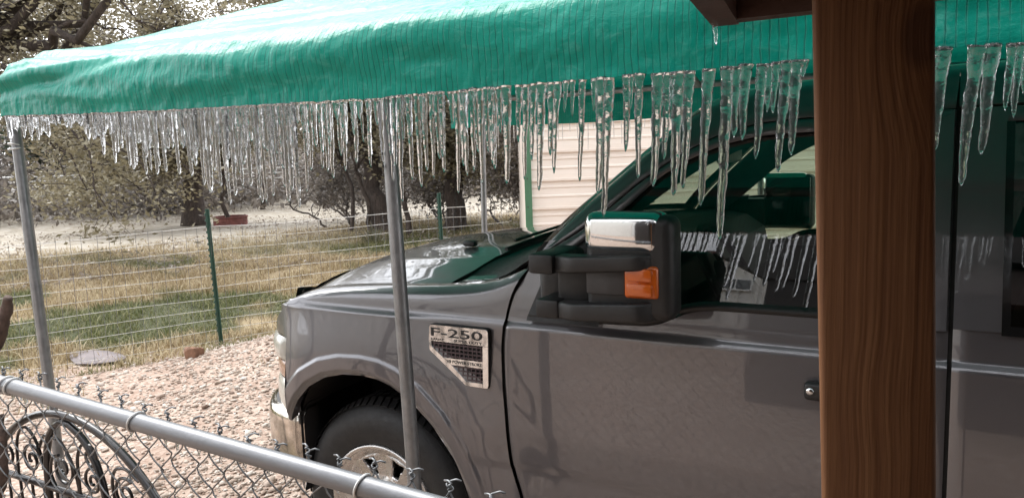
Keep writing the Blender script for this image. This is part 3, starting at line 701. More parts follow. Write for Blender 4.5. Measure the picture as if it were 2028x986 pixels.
# greenhouse lines on the tilted side plane (x, z)
GL = [(-1.135, 1.391), (-1.02, 1.478), (-.902, 1.572), (-.802, 1.664), (-.735, 1.708), (-.675, 1.737), (-.598, 1.766), (-.535, 1.780), (-.472, 1.788), (-.362, 1.792), (-.20, 1.795), (-.06, 1.795)]
OL = [(-1.165, 1.430), (-1.05, 1.497), (-.931, 1.590), (-.860, 1.650), (-.794, 1.697), (-.735, 1.735), (-.675, 1.766), (-.601, 1.797), (-.475, 1.823), (-.365, 1.829), (-.20, 1.832), (-.008, 1.834)]
RL = [(-1.205, 1.412), (-1.123, 1.507), (-1.028, 1.596), (-.93, 1.681), (-.804, 1.790), (-.745, 1.838), (-.696, 1.870), (-.64, 1.895), (-.55, 1.915), (-.372, 1.932), (-.20, 1.940), (0.0, 1.946)]
def res(L, n):
    L = np.array(L); d = np.r_[0, np.cumsum(np.hypot(*np.diff(L, axis=0).T))]; d /= d[-1]; t = np.linspace(0, 1, n)
    return np.stack([sitp(t, list(zip(d, L[:, 0]))), sitp(t, list(zip(d, L[:, 1])))], -1)
N = 60; gl, ol, rl = res(GL, N), res(OL, N), res(RL, N)
P = []
for a, b in zip(gl, ol):
    n_ = np.array([-(b-a)[0], (b-a)[1]]); P.append([(a[0], float(gy(a[1]))+.012, a[1]), (a[0], float(gy(a[1])), a[1]), ((a[0]*.7+b[0]*.3), float(gy(a[1]*.7+b[1]*.3))-.006, a[1]*.7+b[1]*.3), ((a[0]*.25+b[0]*.75), float(gy(a[1]*.25+b[1]*.75))-.006, a[1]*.25+b[1]*.75), (b[0], float(gy(b[1])), b[1]), (b[0], float(gy(b[1]))+.014, b[1])])
two_sided('window_frame', P, M['paint'], door, sharp=60)
# rear upright of the door frame
P = [[(-.062, float(gy(z))+.012, z), (-.060, float(gy(z)), z), (-.04, float(gy(z))-.004, z), (-.010, float(gy(z))-.002, z), (-.005, float(gy(z))+.012, z)] for z in np.linspace(1.29, 1.836, 20)]
two_sided('window_frame', P, M['paint'], door, sharp=60)
# A pillar and roof rail
P = []
for a, b in zip(ol, rl):
    d_ = b-a; L = np.hypot(*d_); e = d_/max(L, 1e-6); a2 = a+e*.005
    def pt(t, o): 
        q = a2+(b-a2)*t; return (q[0], float(gy(q[1]))+o, q[1])
    P.append([pt(0, .018), pt(0, .004), pt(.12, .0), pt(.35, .0), pt(.5, .010), pt(.62, .011), pt(.8, .016), pt(.93, .030), pt(1.0, .050)])
two_sided('roof_pillar', P, M['paint'], trk, sharp=50)
P = []
for a, b in zip(ol, rl): P.append([(a[0]+.05, float(gy(a[1]))+.035, a[1]-.045), (a[0]+.02, float(gy(a[1]))+.075, a[1]-.02), (b[0], float(gy(b[1]))+.09, b[1]-.02)])
two_sided('pillar_lining', P, M['interior'], trk)
# rear cab: rail over the rear door
P = []
for x in np.linspace(0, .78, 20):
    zr = 1.946+.002*x; P.append([(x, float(gy(1.84))+.018, 1.838), (x, float(gy(1.845)), 1.845), (x, float(gy(1.87)), 1.87), (x, float(gy(1.885))+.01, 1.885), (x, float(gy(1.92))+.014, 1.92), (x, float(gy(zr-.008))+.03, zr-.008), (x, float(gy(zr))+.05, zr)])
two_sided('roof_pillar', P, M['paint'], trk, sharp=50)
# black mirror sail, belt moulding, glass
GLy = .016
P = []
for z in np.linspace(1.226, 1.500, 24):
    a = float(itp(z, SAILX)); b = max(-.93-(1.50-z)*.02, a+.001) if z < 1.5 else a
    top = float(np.interp(a, gl[:, 0], gl[:, 1])); P.append([(a+(b-a)*u, float(gy(z))+.004-.010*math.sin(u*math.pi)*0, z) for u in np.linspace(0, 1, 8)])
P2 = []
for row in P: P2.append([(x, y, min(z, float(np.interp(x, gl[:, 0], gl[:, 1])) if x > -1.135 else 9)) for x, y, z in row])
two_sided('mirror_sail', P2, M['black_plastic'], door)
P = []
for x in np.linspace(-1.18, -.062, 70):
    z = float(belt(x)); P.append([(x, float(side_y(z))+.004, z-.004), (x, float(side_y(z))-.006, z+.004), (x, float(gy(z+.014))-.004, z+.015), (x, float(gy(z+.024))+.014, z+.024)])
two_sided('belt_moulding', P, M['black_plastic'], door)
P = []
for x in np.linspace(-1.12, -.060, 60):
    zt = float(np.interp(x, gl[:, 0], gl[:, 1])); zb = float(belt(x))+.012
    P.append([(x, float(gy(z))+GLy+.012*((z-1.5)**2)*4, z) for z in np.linspace(zb, zt+.004, 16)])
two_sided('window_glass', P, M['glass'], door)
# door handle with lock
V, F = rbox(-.335, -.12, 2.098, 2.128, 1.085, 1.135, .012, 3); hd = mk('door_handle', V, F, M['black_plastic'], door, True, 40)
V, F = lathe([(.0, -.003), (.009, -.003), (.010, 0)], (-.318, 2.098, 1.112), 14); mk('key_lock', V, F, M['chrome'], hd)
# rear half door
def rtop(x): return 1.298
rd, frd = two_sided('rear_door', [[(x, float(side_y(z))+.006*float(sstep(.01, 0, min(x-.005, .735-x))), z) for z in np.concatenate([np.linspace(.40, 1.18, 40), np.linspace(1.185, 1.298, 24)])] for x in np.linspace(.005, .735, 40)], M['paint'], trk, sharp=50)
def rframe(x0, x1, z0, z1): return [[(x, float(gy(z))-(.003 if 0 < i < 4 else 0), z) for i, z in enumerate(np.linspace(z0, z1, 6))] for x in np.linspace(x0, x1, 8)]
two_sided('window_frame', rframe(.005, .108, 1.296, 1.838), M['paint'], rd); two_sided('window_frame', rframe(.108, .735, 1.80, 1.838), M['paint'], rd); two_sided('window_frame', rframe(.64, .735, 1.296, 1.80), M['paint'], rd)
P = [[(x, float(gy(z))-.002+.0*x, z) for z in np.linspace(1.292, 1.80, 8)] for x in np.linspace(.106, .645, 10)]
two_sided('window_seal', [[(x, float(gy(z))-.0045, z) for z in (1.290, 1.312)] for x in np.linspace(.106, .645, 10)], M['black_gloss'], rd)
two_sided('window_seal', [[(x, float(gy(z))-.0048, z) for x in (.106, .124)] for z in np.linspace(1.290, 1.80, 10)], M['black_gloss'], rd)
two_sided('window_glass', [[(x, float(gy(z))+.006, z) for z in np.linspace(1.30, 1.80, 8)] for x in np.linspace(.11, .645, 10)], M['privacy'], rd)
# cab back, roof, windshield, rear glass
roofP = []
xs_r = np.r_[np.linspace(0, 1, 30)]
top = rl[rl[:, 0] > -.70]
rx = np.r_[top[:, 0], np.linspace(.02, .78, 20)]; rz = np.r_[top[:, 1], 1.946+.002*np.linspace(.02, .78, 20)]
for x, z in zip(rx, rz):
    y0 = float(gy(z))+.05; row = []
    for s in np.linspace(0, 1, 40):
        y = y0+(2*TC-2*y0)*s; c = 1-(2*s-1)**2; row.append((x-.10*c*float(sstep(-.2, -.7, x)), y, z+.040*c**.55))
    roofP.append(row)
V, F = gridf(roofP); mk('roof', V, F, M['paint'], trk)
V, F = gridf(np.array(roofP)+np.array([0, 0, -.035])); mk('headliner', V, F[:, ::-1], M['interior_light'], trk)
low = rl[rl[:, 0] <= -.69]; P = []; q = np.linspace(0, 1, len(low))
for t, (x, z) in zip(q, low):
    y0 = float(gy(z))+.052; P.append([(x-(.17-.07*t)*(1-(2*s-1)**2)**.8, y0+(2*TC-2*y0)*s, z+(.035+.0*t)*(1-(2*s-1)**2)) for s in np.linspace(0, 1, 40)])
V, F = gridf(P); ws = mk('windshield', V, F, M['glass'], trk)
Pw = np.array(P)
MB().grid(Pw[:, :3]+np.array([-.003, 0, .003])).build('windshield_border', M['black_gloss'], ws); MB().grid(Pw[:, -3:]+np.array([-.003, 0, .003])).build('windshield_border', M['black_gloss'], ws)
MB().grid(Pw[:3]+np.array([-.003, 0, .003])).build('windshield_border', M['black_gloss'], ws); MB().grid(Pw[-3:]+np.array([-.003, 0, .003])).build('windshield_border', M['black_gloss'], ws)
MB().prism([(.76, .42), (.78, .42), (.78, 1.30), (.76, 1.30)], 2.20, 4.09).build('cab_back', M['paint'], trk, smooth=False)
MB().box(.755, .775, 2.30, 3.99, 1.30, 1.90).build('rear_window', M['privacy'], trk, smooth=False)
# interior: floor tub, dashboard, wheel, seats, mirror
MB().box(-1.15, .74, 2.24, 4.05, .52, .60).build('cab_floor', M['interior'], trk, smooth=False)
two_sided('door_trim', [[(x, 2.225+.02*(z > 1.2), z) for z in (.6, .9, 1.1, 1.24)] for x in (-1.15, -.6, 0, .7)], M['interior'], trk)
mb = MB().prism([(-1.30, 1.0), (-.86, .95), (-.80, 1.18), (-.84, 1.34), (-.93, 1.40), (-1.08, 1.425), (-1.24, 1.42)], 2.26, 4.03); dash = mb.build('dashboard', M['interior'], trk, smooth=False)
V, F = rbox(-.98, -.80, 2.48, 2.86, 1.36, 1.455, .03, 3); mk('instrument_hood', V, F, M['interior'], dash)
c = Vector((-.665, 2.66, 1.31)); ax = Vector((-.84, 0, -.5)).normalized(); e1 = Vector((0, 1, 0)); e2 = ax.cross(e1)
ring = [c+(e1*math.cos(t)+e2*math.sin(t))*.195 for t in np.linspace(0, 2*math.pi, 41)]
mb = MB().tube(ring, .0165, 8, False)
for t in (0, math.pi, math.pi*1.5): mb.tube([c, c+(e1*math.cos(t)+e2*math.sin(t))*.195], .014, 6)
mb.tube([c-ax*.0+ax*.02, c-ax*.03], [.075, .06], 14); sw = mb.build('steering_wheel', M['interior'], trk)
MB().tube([c, c+ax*.35], .03, 8).build('steering_column', M['interior'], sw)
def seat(y):
    V, F = rbox(-.30, .22, y-.25, y+.25, .72, .92, .05, 3); st = mk('seat', V, F, M['interior'], trk, True, 50)
    bm = MB(); Pb = []
    for t in np.linspace(0, 1, 10):
        wv = .25-.05*t; xx = .13+.16*t; zz = .86+.62*t
        Pb.append([(xx-.07+.03*math.cos(a_)*0, y+wv*math.cos(a_), zz) if False else (xx+.075*math.sin(a_)*(1-.3*t), y+wv*math.copysign(abs(math.cos(a_))**.6, math.cos(a_)), zz) for a_ in np.linspace(0, 2*math.pi, 25)])
    bm.grid(Pb); n_ = len(bm.v); bm.add(Pb[-1], [tuple(range(24))]); bm.build('backrest', M['interior'], st, sharp=60)
    V, F = rbox(.25, .35, y-.13, y+.13, 1.52, 1.70, .04, 3); mk('headrest', V, F, M['interior'], st)
    for dy_ in (-.05, .05): MB().tube([(.30, y+dy_, 1.45), (.30, y+dy_, 1.54)], .007, 6).build('headrest_stem', M['chrome'], st)
seat(2.68); seat(3.62)
V, F = rbox(-.775, -.735, 2.86, 3.12, 1.690, 1.765, .015, 3); rv = mk('rear_view_mirror', V, F, M['black_plastic'], trk)
MB().tube([(-.755, 3.0, 1.75), (-.80, 3.05, 1.87)], .012, 6).build('mirror_stalk', M['black_plastic'], rv)

# tow mirror folded back along the door --------------------------------------
mir = bpy.data.objects.new('tow_mirror', None); COL.objects.link(mir); mir.location = (-.8, 2.0, 1.3); adopt(mir, trk); ROOT[mir.name] = Vector((-.8, 2.0, 1.3))
def mp_(name, V, F, mat, sharp=40): return mk(name, V, F, mat, mir, True, sharp)
def shell(x0, x1, y0, y1, z0, z1, r, seg=5, taper=0): 
    V, F = rbox(x0, x1, y0, y1, z0, z1, r, seg); return V, F
mp_('mirror_housing', *shell(-.893, -.640, 1.945, 2.045, 1.300, 1.585, .030), M['black_plastic'])
V, F = shell(-.900, -.668, 1.928, 2.035, 1.480, 1.594, .034, 6)
V = [(x, y+.018*((x+.784)/.116)**2, z) for x, y, z in V]; mp_('chrome_cap', V, F, M['chrome'])
V, F = shell(-.885, -.770, 1.936, 2.0, 1.368, 1.450, .006, 2); mp_('front_panel', V, F, M['dark_panel'])
V, F = shell(-.770, -.676, 1.928, 1.99, 1.364, 1.452, .010, 3); V = [(x, y+.03*max(0, (x+.72)/.044)**2*.4, z) for x, y, z in V]; lp = mp_('turn_lamp', V, F, M['amber'])
for z0 in (1.370, 1.411):
    V, F = shell(-.762, -.690, 1.9245, 1.96, z0, z0+.036, .007, 2); mk('lamp_cell', V, F, M['amber'], lp, True, 40)
def arm(z0, z1, zr0, zr1):
    Va, Fa = rbox(0, 1, 0, 1, 0, 1, .06, 3); out = []
    for u, v_, w_ in Va:
        x = -.995+u*(.365); lo = z0+(zr0-z0)*u; hi = z1+(zr1-z1)*u; y0 = 1.962-.046*float(sstep(0, .3, u))+.055*float(sstep(.80, 1.0, u))**1.5
        out.append((x, y0+v_*.05, lo+(hi-lo)*w_))
    return out, Fa
def dense_arm(z0, z1, zr0, zr1):
    P = []
    for u in np.linspace(0, 1, 26):
        x = -1.0+u*.350; lo = z0+(zr0-z0)*u; hi = z1+(zr1-z1)*u; y0 = 1.950-.036*float(sstep(0, .25, u))+.085*float(sstep(.72, 1.0, u))**1.6
        b = .007; P.append([(x, y0+.06, lo), (x, y0+b, lo), (x, y0+b*.3, lo+b*.3), (x, y0, lo+b), (x, y0, hi-b), (x, y0+b*.3, hi-b*.3), (x, y0+b, hi), (x, y0+.06, hi)])
    return P
MB().grid(dense_arm(1.420, 1.468, 1.447, 1.489)).build('mirror_arm', M['black_plastic'], mir, sharp=60)
MB().grid(dense_arm(1.288, 1.335, 1.303, 1.357)).build('mirror_arm', M['black_plastic'], mir, sharp=60)
mp_('pivot_bracket', *shell(-1.065, -.985, 1.930, 2.10, 1.416, 1.474, .010, 2), M['black_plastic'])
mp_('pivot_bracket', *shell(-1.050, -.975, 1.938, 2.10, 1.286, 1.342, .010, 2), M['black_plastic'])
mp_('arm_web', *shell(-1.0, -.885, 1.985, 2.06, 1.30, 1.462, .012, 2), M['black_plastic'])
V, F = shell(-1.10, -.99, 2.05, 2.19, 1.27, 1.47, .03, 3); mp_('mirror_mount', V, F, M['black_plastic'])
V, F = shell(-.880, -.655, 2.040, 2.050, 1.320, 1.570, .004, 2); mp_('mirror_glass', V, F, M['black_gloss'])
# the far tow mirror, mirrored from the near one
fm = bpy.data.objects.new('tow_mirror', None); COL.objects.link(fm); fm.location = (-.8, 2*TC-2.0, 1.3); adopt(fm, trk); ROOT[fm.name] = Vector((-.8, 2*TC-2.0, 1.3))
for ch in [c_ for c_ in COL.objects if c_.parent == mir]:
    me = ch.data.copy()
    co = np.empty(len(me.vertices)*3, np.float32); me.vertices.foreach_get('co', co); co = co.reshape(-1, 3); co[:, 1] = 2*TC-co[:, 1]; me.vertices.foreach_set('co', co.ravel()); me.flip_normals()
    o2 = bpy.data.objects.new(ch.name.split('.')[0], me); COL.objects.link(o2); adopt(o2, fm)

# headlights, nose, grille, bumper ------------------------------------------
def nose_y(t):                                            # walk the plan curve: t 0 (fender) .. 1 (centre); returns x, y
    xs_ = [p[0] for p in PL[:-1]][::-1]; ys_ = [p[1] for p in PL[:-1]][::-1]
    L = np.r_[0, np.cumsum(np.hypot(np.diff(xs_), np.diff(ys_)))]; L /= L[-1]
    return float(sitp(t, list(zip(L, xs_)))), 2.128+float(sitp(t, list(zip(L, ys_))))
def headlight():
    hl = []
    segs = [('lens', M['headlamp'], .962, 1.066, .020), ('turn_signal', M['amber_dull'], .890, .962, .006), ('lens', M['headlamp'], .748, .890, .014)]
    for nm, mt, z0, z1, bl in segs:
        P = []
        for t in np.linspace(.072, .46, 30):
            x, y = nose_y(t); x2, y2 = nose_y(t+.01); nx, ny = -(y2-y), (x2-x); L = math.hypot(nx, ny); nx, ny = nx/L, ny/L
            if ny > 0 and False: nx, ny = -nx, -ny
            if nx > 0: nx, ny = -nx, -ny
            ef = float(sstep(.072, .10, t))
            P.append([(x+nx*bl*ef*math.sin(math.pi*min(1, max(0, v)))**.4+.012*(z1 < .9)*0-(.0), y+ny*bl*ef*math.sin(math.pi*min(1, max(0, v)))**.4+.002, z0+.002+(z1-z0-.004)*v) for v in np.linspace(0, 1, 9)])
        hl.append((nm, P, mt))
    return hl
for far in (0, 1):
    hroot = None
    for nm, P, mt in headlight():
        if hroot is None:
            Pb = [[(nose_y(t)[0]+.02, nose_y(t)[1]+.02, z) for z in (.745, 1.07)] for t in np.linspace(.07, .47, 16)]
            Pb = np.array(Pb) if not far else mirrored(Pb); V, F = gridf(Pb); hroot = mk('headlight', V, F if not far else F[:, ::-1], M['dark_panel'], trk)
        Q = np.array(P) if not far else mirrored(P); V, F = gridf(Q); mk(nm, V, F if not far else F[:, ::-1], mt, hroot)
P = []
for t in np.linspace(.44, 1, 26):
    x, y = nose_y(t); P.append([(x+.01, y, z) for z in np.linspace(.75, 1.13, 6)])
two_sided('grille_surround', P, M['chrome'], trk)
for k in range(4):
    P = [[(nose_y(t)[0]-.02, nose_y(t)[1], .80+k*.085+dz) for dz in (0, .03)] for t in np.linspace(.52, 1, 14)]; two_sided('grille_bar', P, M['dark_panel'], trk)
BP = [(-2.245, 2.150), (-2.30, 2.150), (-2.37, 2.158), (-2.44, 2.182), (-2.52, 2.245), (-2.60, 2.35), (-2.68, 2.52), (-2.75, 2.78), (-2.785, 3.145)]
def bump_pt(t):
    L = np.r_[0, np.cumsum([math.hypot(BP[i+1][0]-BP[i][0], BP[i+1][1]-BP[i][1]) for i in range(len(BP)-1)])]; L /= L[-1]
    return float(sitp(t, list(zip(L, [p[0] for p in BP])))), float(sitp(t, list(zip(L, [p[1] for p in BP]))))
P = []; Q = []
for t in np.linspace(0, 1, 60):
    x, y = bump_pt(t); x2, y2 = bump_pt(min(1, t+.01)) if t < .99 else (x, y+.01); nx, ny = (y2-y), -(x2-x); L = math.hypot(nx, ny) or 1; nx, ny = -nx/L, -ny/L
    if t > .99: nx, ny = -1, 0
    e = float(sstep(0, .015, t)); pr = [(.42, -.06), (.46, -.02), (.50, -.004), (.60, .004), (.70, .004), (.735, .001), (.752, -.008), (.760, -.022), (.762, -.05)]
    P.append([(x+nx*(o_-(1-e)*.02), y+ny*(o_-(1-e)*.02), z) for z, o_ in pr]); Q.append([(x+nx*o_, y+ny*o_, z) for z, o_ in ((.758, -.028), (.785, -.05), (.79, -.12), (.79, -.25))])
bmp_, _ = two_sided('bumper', P, M['chrome_dirty'], trk, sharp=60); two_sided('bumper_pad', Q, M['dark_panel'], bmp_)
MB().grid([[(-2.247, 2.15, z), (-2.247, 2.25, z)] for z in (.43, .76)]).build('bumper_end', M['liner'], bmp_)

# wheels ---------------------------------------------------------------------
def make_wheel(cx, cy, cz, sgn=1):
    e = bpy.data.objects.new('wheel', None); COL.objects.link(e); e.location = (cx, cy, cz); adopt(e, trk); ROOT[e.name] = Vector((cx, cy, cz))
    s = sgn
    prof = [(.235, .10), (.243, .012), (.250, .000), (.275, -.006), (.31, -.012), (.345, -.010), (.372, .004), (.386, .020), (.396, .036), (.400, .05), (.400, .235), (.386, .26), (.34, .285), (.25, .28), (.235, .20)]
    V, F = lathe([(r, h*s) for r, h in prof], (cx, cy, cz), 72); mk('tyre', V, F if s > 0 else [f[::-1] for f in F], M['rubber'], e, True, 45)
    mb = MB()
    for j in range(72):                                     # tread blocks in five ribs, shoulder blocks wrap the edge
        a0 = 2*math.pi*j/72
        for k_, (h0, h1, sk) in enumerate(((.020, .066, .0), (.074, .110, .3), (.118, .168, -.25), (.176, .212, .3), (.220, .262, 0))):
            a1 = a0+sk*.05+(.5 if k_ % 2 else 0)*2*math.pi/72; w_ = 2*math.pi/72*.74; ro = .4135; ri = .396
            c8 = []
            for r_, sh in ((ri, 0), (ro, .0)):
                for aa in (a1, a1+w_):
                    for hh in (h0, h1):
                        rr = r_-(.016 if (k_ == 0 and hh == h0 and r_ == ro) or (k_ == 4 and hh == h1 and r_ == ro) else 0); c8.append((cx+rr*math.cos(aa+(.04 if hh == h1 and k_ in (0, 4) else 0)), cy+hh*s, cz+rr*math.sin(aa+(.04 if hh == h1 and k_ in (0, 4) else 0))))
            mb.add(c8, [(4,5,7,6), (0,1,5,4), (1,3,7,5), (3,2,6,7), (2,0,4,6)])
    mb.build('tread', M['rubber'], e, smooth=False)['kind'] = 'stuff'
    # slotted alloy: polar sheet with eight openings, thickened
    nr, na = 26, 192; rr = np.linspace(.055, .232, nr)
    def dish(r): return float(itp(r, [(.05, -.004), (.07, -.002), (.085, .020), (.11, .036), (.16, .030), (.205, .022), (.218, .010), (.232, .0)]))
    Vr = []; Fr = []
    for r in rr:
        for j in range(na):
            a_ = 2*math.pi*j/na; ph = (j % 24)/24-.5
            Vr.append((cx+r*math.cos(a_), cy+s*(dish(r)+.010*(1-min(1, abs(ph)/.5))*(1 if .1 < r < .2 else 0)*-1), cz+r*math.sin(a_)))
    for i in range(nr-1):
        for j in range(na):
            ph = ((j % 24)+.5)/24-.5; r = (rr[i]+rr[i+1])/2; hole = .118 < r < .196 and abs(ph) < .16+.05*(r-.118)/.08
            if not hole: Fr.append((i*na+j, i*na+(j+1) % na, (i+1)*na+(j+1) % na, (i+1)*na+j))
    rim = mk('rim', Vr, Fr if s < 0 else [f[::-1] for f in Fr], M['rim'], e, True, 35)
    so = rim.modifiers.new('thick', 'SOLIDIFY'); so.thickness = .016; so.offset = -1
    V, F = lathe([(r, h*s) for r, h in ((.222, .012), (.230, -.004), (.240, -.008), (.246, -.004), (.246, .01))], (cx, cy, cz), 72); mk('rim_lip', V, F if s > 0 else [f[::-1] for f in F], M['rim'], rim)
    V, F = lathe([(r, h*s) for r, h in ((0, .075), (.15, .075), (.225, .06), (.235, .11))], (cx, cy, cz), 40); mk('brake_drum', V, F, M['liner'], e)
    V, F = lathe([(r, h*s) for r, h in ((0, -.032), (.030, -.031), (.046, -.024), (.054, -.006), (.058, .012), (.066, .016))], (cx, cy, cz), 36); mk('centre_cap', V, F, M['chrome_dirty'], e)
    for j in range(8):
        a_ = 2*math.pi*(j+.5)/8; mb = MB().tube([(cx+.083*math.cos(a_), cy+s*.03, cz+.083*math.sin(a_)), (cx+.083*math.cos(a_), cy-s*.004, cz+.083*math.sin(a_))], .0095, 6); mb.build('lug_nut', M['chrome_dirty'], e)
make_wheel(-1.88, 2.185, .425); make_wheel(-1.88, 2*TC-2.185, .425, -1); make_wheel(1.75, 2.185, .425); make_wheel(1.75, 2*TC-2.185, .425, -1)
# bed beyond the frame
P = []
for x in np.r_[np.linspace(.80, 1.33, 12), np.linspace(1.34, 2.17, 40), np.linspace(2.18, 3.0, 12)]:
    zl = .45 if abs(x-1.75) > .43 else .47+.50*math.sqrt(max(0, 1-((x-1.75)/.43)**2)); P.append([(x, float(side_y(min(z, 1.3)))+0, z) for z in np.linspace(zl, 1.30, 40)]+[(x, 2.20, 1.315), (x, 2.26, 1.30), (x, 2.26, .85)])
two_sided('bed_side', P, M['paint'], trk, sharp=50)
MB().box(.80, 3.0, 2.26, 4.03, .82, .85).box(.80, .84, 2.26, 4.03, .85, 1.30).box(2.97, 3.0, 2.2, 4.09, .6, 1.30).build('cargo_bed', M['paint'], trk, smooth=False)

# fender badge ---------------------------------------------------------------
by = 2.120
bad = bpy.data.objects.new('fender_badge', None); COL.objects.link(bad); bad.location = (-1.44, by, 1.08); adopt(bad, trk); ROOT[bad.name] = Vector((-1.44, by, 1.08))
outl = [(-1.548, 1.188), (-1.333, 1.188), (-1.325, 1.185), (-1.321, 1.178), (-1.327, .992), (-1.330, .986), (-1.336, .983), (-1.418, .983), (-1.424, .986), (-1.566, 1.094), (-1.567, 1.10), (-1.560, 1.180), (-1.556, 1.186)]
MB().prism(outl, by-.001, by+.02).build('badge_back', M['gap'], bad, smooth=False)
fr = MB()
def bar(poly): fr.prism(poly, by-.009, by)
bar([(-1.548, 1.186), (-1.333, 1.186), (-1.325, 1.182), (-1.323, 1.176), (-1.324, 1.1295), (-1.564, 1.1295), (-1.559, 1.178), (-1.555, 1.184)])
bar([(-1.324, 1.1285), (-1.329, .994), (-1.332, .988), (-1.338, .986), (-1.350, .986), (-1.345, 1.1285)])
bar([(-1.3515, .986), (-1.417, .986), (-1.421, .988), (-1.432, .997), (-1.412, 1.000), (-1.3515, 1.000)])
bar([(-1.433, .998), (-1.562, 1.096), (-1.564, 1.1285), (-1.553, 1.1285), (-1.553, 1.109), (-1.505, 1.0735), (-1.474, 1.052), (-1.417, 1.001)])
bar([(-1.504, 1.0745), (-1.3475, 1.0755), (-1.3485, 1.052), (-1.473, 1.0525)])
fr.build('chrome_frame', M['chrome'], bad, smooth=False)
def inside(p, poly):
    c_ = False; j = len(poly)-1
    for i in range(len(poly)):
        if (poly[i][1] > p[1]) != (poly[j][1] > p[1]) and p[0] < (poly[j][0]-poly[i][0])*(p[1]-poly[i][1])/(poly[j][1]-poly[i][1])+poly[i][0]: c_ = not c_
        j = i
    return c_
for poly in ([(-1.553, 1.129), (-1.345, 1.129), (-1.347, 1.075), (-1.503, 1.074), (-1.553, 1.110)], [(-1.474, 1.053), (-1.348, 1.053), (-1.351, 1.000), (-1.414, 1.000)]):
    mb = MB(); x0, x1 = min(p[0] for p in poly), max(p[0] for p in poly); z0, z1 = min(p[1] for p in poly), max(p[1] for p in poly)
    zz = z0+.004
    while zz < z1:
        run = [x for x in np.arange(x0, x1, .001) if inside((x, zz), poly)]
        if run: mb.box(run[0], run[-1], by-.006, by-.0005, zz, zz+.0045)
        zz += .0137
    xx = x0+.008
    while xx < x1:
        run = [z for z in np.arange(z0, z1, .0005) if inside((xx, z), poly)]
        if run: mb.box(xx, xx+.0035, by-.0055, by-.0005, run[0], run[-1])
        xx += .0172
    mb.build('vent_grille', M['mesh_insert'], bad, smooth=False)['kind'] = 'stuff'
def text(body, x0, x1, z0, z1, y, mat, parent, name='lettering', bold=0.0, depth=.0012):
    cu = bpy.data.curves.new('lettering', 'FONT'); cu.body = body; cu.extrude = .0; cu.offset = bold; cu.resolution_u = 3
    ob = bpy.data.objects.new('lettering', cu); COL.objects.link(ob); bpy.context.view_layer.update()
    me = bpy.data.meshes.new_from_object(ob.evaluated_get(bpy.context.evaluated_depsgraph_get()))
    V = np.array([v.co[:] for v in me.vertices]); F = [tuple(p.vertices) for p in me.polygons]
    bpy.data.objects.remove(ob); bpy.data.curves.remove(cu); bpy.data.meshes.remove(me)
    lo, hi = V.min(0), V.max(0); U = (V-lo)/(hi-lo+1e-9)
    W_ = np.stack([x0+(x1-x0)*U[:, 0], np.full(len(V), y), z0+(z1-z0)*U[:, 1]], -1)
    o_ = mk(name, W_, F, mat, parent, False); so = o_.modifiers.new('thick', 'SOLIDIFY'); so.thickness = depth; so.offset = 0; return o_
ty = by-.0096
text('F-250', -1.552, -1.344, 1.147, 1.177, ty, M['letter'], bad, bold=.010)
text('LARIAT', -1.552, -1.500, 1.1330, 1.1405, ty, M['letter'], bad, bold=.006)
text('SUPER DUTY', -1.458, -1.347, 1.1325, 1.1420, ty, M['letter'], bad, bold=.006)
text('V8 POWER STROKE', -1.492, -1.350, 1.0585, 1.0690, ty, M['letter'], bad, bold=.006)

# ------------------------------------------------------------------ tarp canopy on galvanised legs
can = empty('canopy', (0, 3.2, 0), 'green iced tarp canopy over the truck on galvanised pipe legs', 'canopy')
XL, XR = -3.215, 3.25
cx = np.r_[np.arange(XL, .35, .0075), np.linspace(.36, XR, 60)]
NEAR = [(0, 1.662, 1.925), (.08, 1.664, 2.005), (.135, 1.667, 2.060), (.168, 1.674, 2.092), (.196, 1.690, 2.115), (.224, 1.712, 2.132), (.26, 1.746, 2.147), (.31, 1.793, 2.166), (.43, 1.906, 2.208), (.66, 2.120, 2.279), (.92, 2.360, 2.354), (1.21, 2.630, 2.440), (1.55, 2.945, 2.541), (1.82, 3.20, 2.620)]
sv = np.r_[np.linspace(0, .34, 46), np.linspace(.37, 1.82, 64)]
ty_ = sitp(sv, [(a, b) for a, b, c in NEAR]); tz_ = sitp(sv, [(a, c) for a, b, c in NEAR])
XX, SS = np.meshgrid(cx, sv)
YY = np.interp(SS, sv, ty_); ZZ = np.interp(SS, sv, tz_)
ny_ = -np.gradient(tz_, sv); nz_ = np.gradient(ty_, sv); L_ = np.hypot(ny_, nz_); NY = np.interp(SS, sv, ny_/L_); NZ = np.interp(SS, sv, nz_/L_)
u = XX-XL
fold = .030*(vnoise(u*.8-SS*1.2, (SS-.075*u)*11, 71)-.5)+.010*(vnoise(u*2.5, SS*22+u*3.0, 72)-.5)
fold *= sstep(.0, .10, SS)*.8+.2
corner = sstep(1.4, 0, u)
fold *= 1-.85*sstep(.35, 0, u)*sstep(.30, .42, SS)
fold += corner*.030*(vnoise(u*.8, (SS-.16*u)*22, 73)-.5)*sstep(.06, .16, SS)*(1-.9*sstep(.45, 0, u)*sstep(.34, .46, SS))
fold += .022*(vnoise(u*.55+3, SS*1.5, 74)-.5)*sstep(.02, .12, SS)*(1-.85*sstep(.35, 0, u)*sstep(.30, .42, SS))
runn = vnoise(u*62+3*vnoise(u*3, SS*10, 79), SS*3.2+vnoise(u*6, SS*2, 76)*4, 75)
rid = .0015*np.abs(runn-.5)*2*(1-sstep(.20, .42, SS))
lump = .004*(vnoise(u*28, SS*26, 77)-.5)+.0025*(vnoise(u*75, SS*60, 78)-.5)
sag = -.028*np.sin(np.clip((SS-.26)/1.5, 0, 1)*np.pi)*(.6+.8*vnoise(u*.7, u*0, 81))*sstep(0, .9, u)
DN = fold+rid+lump+sag
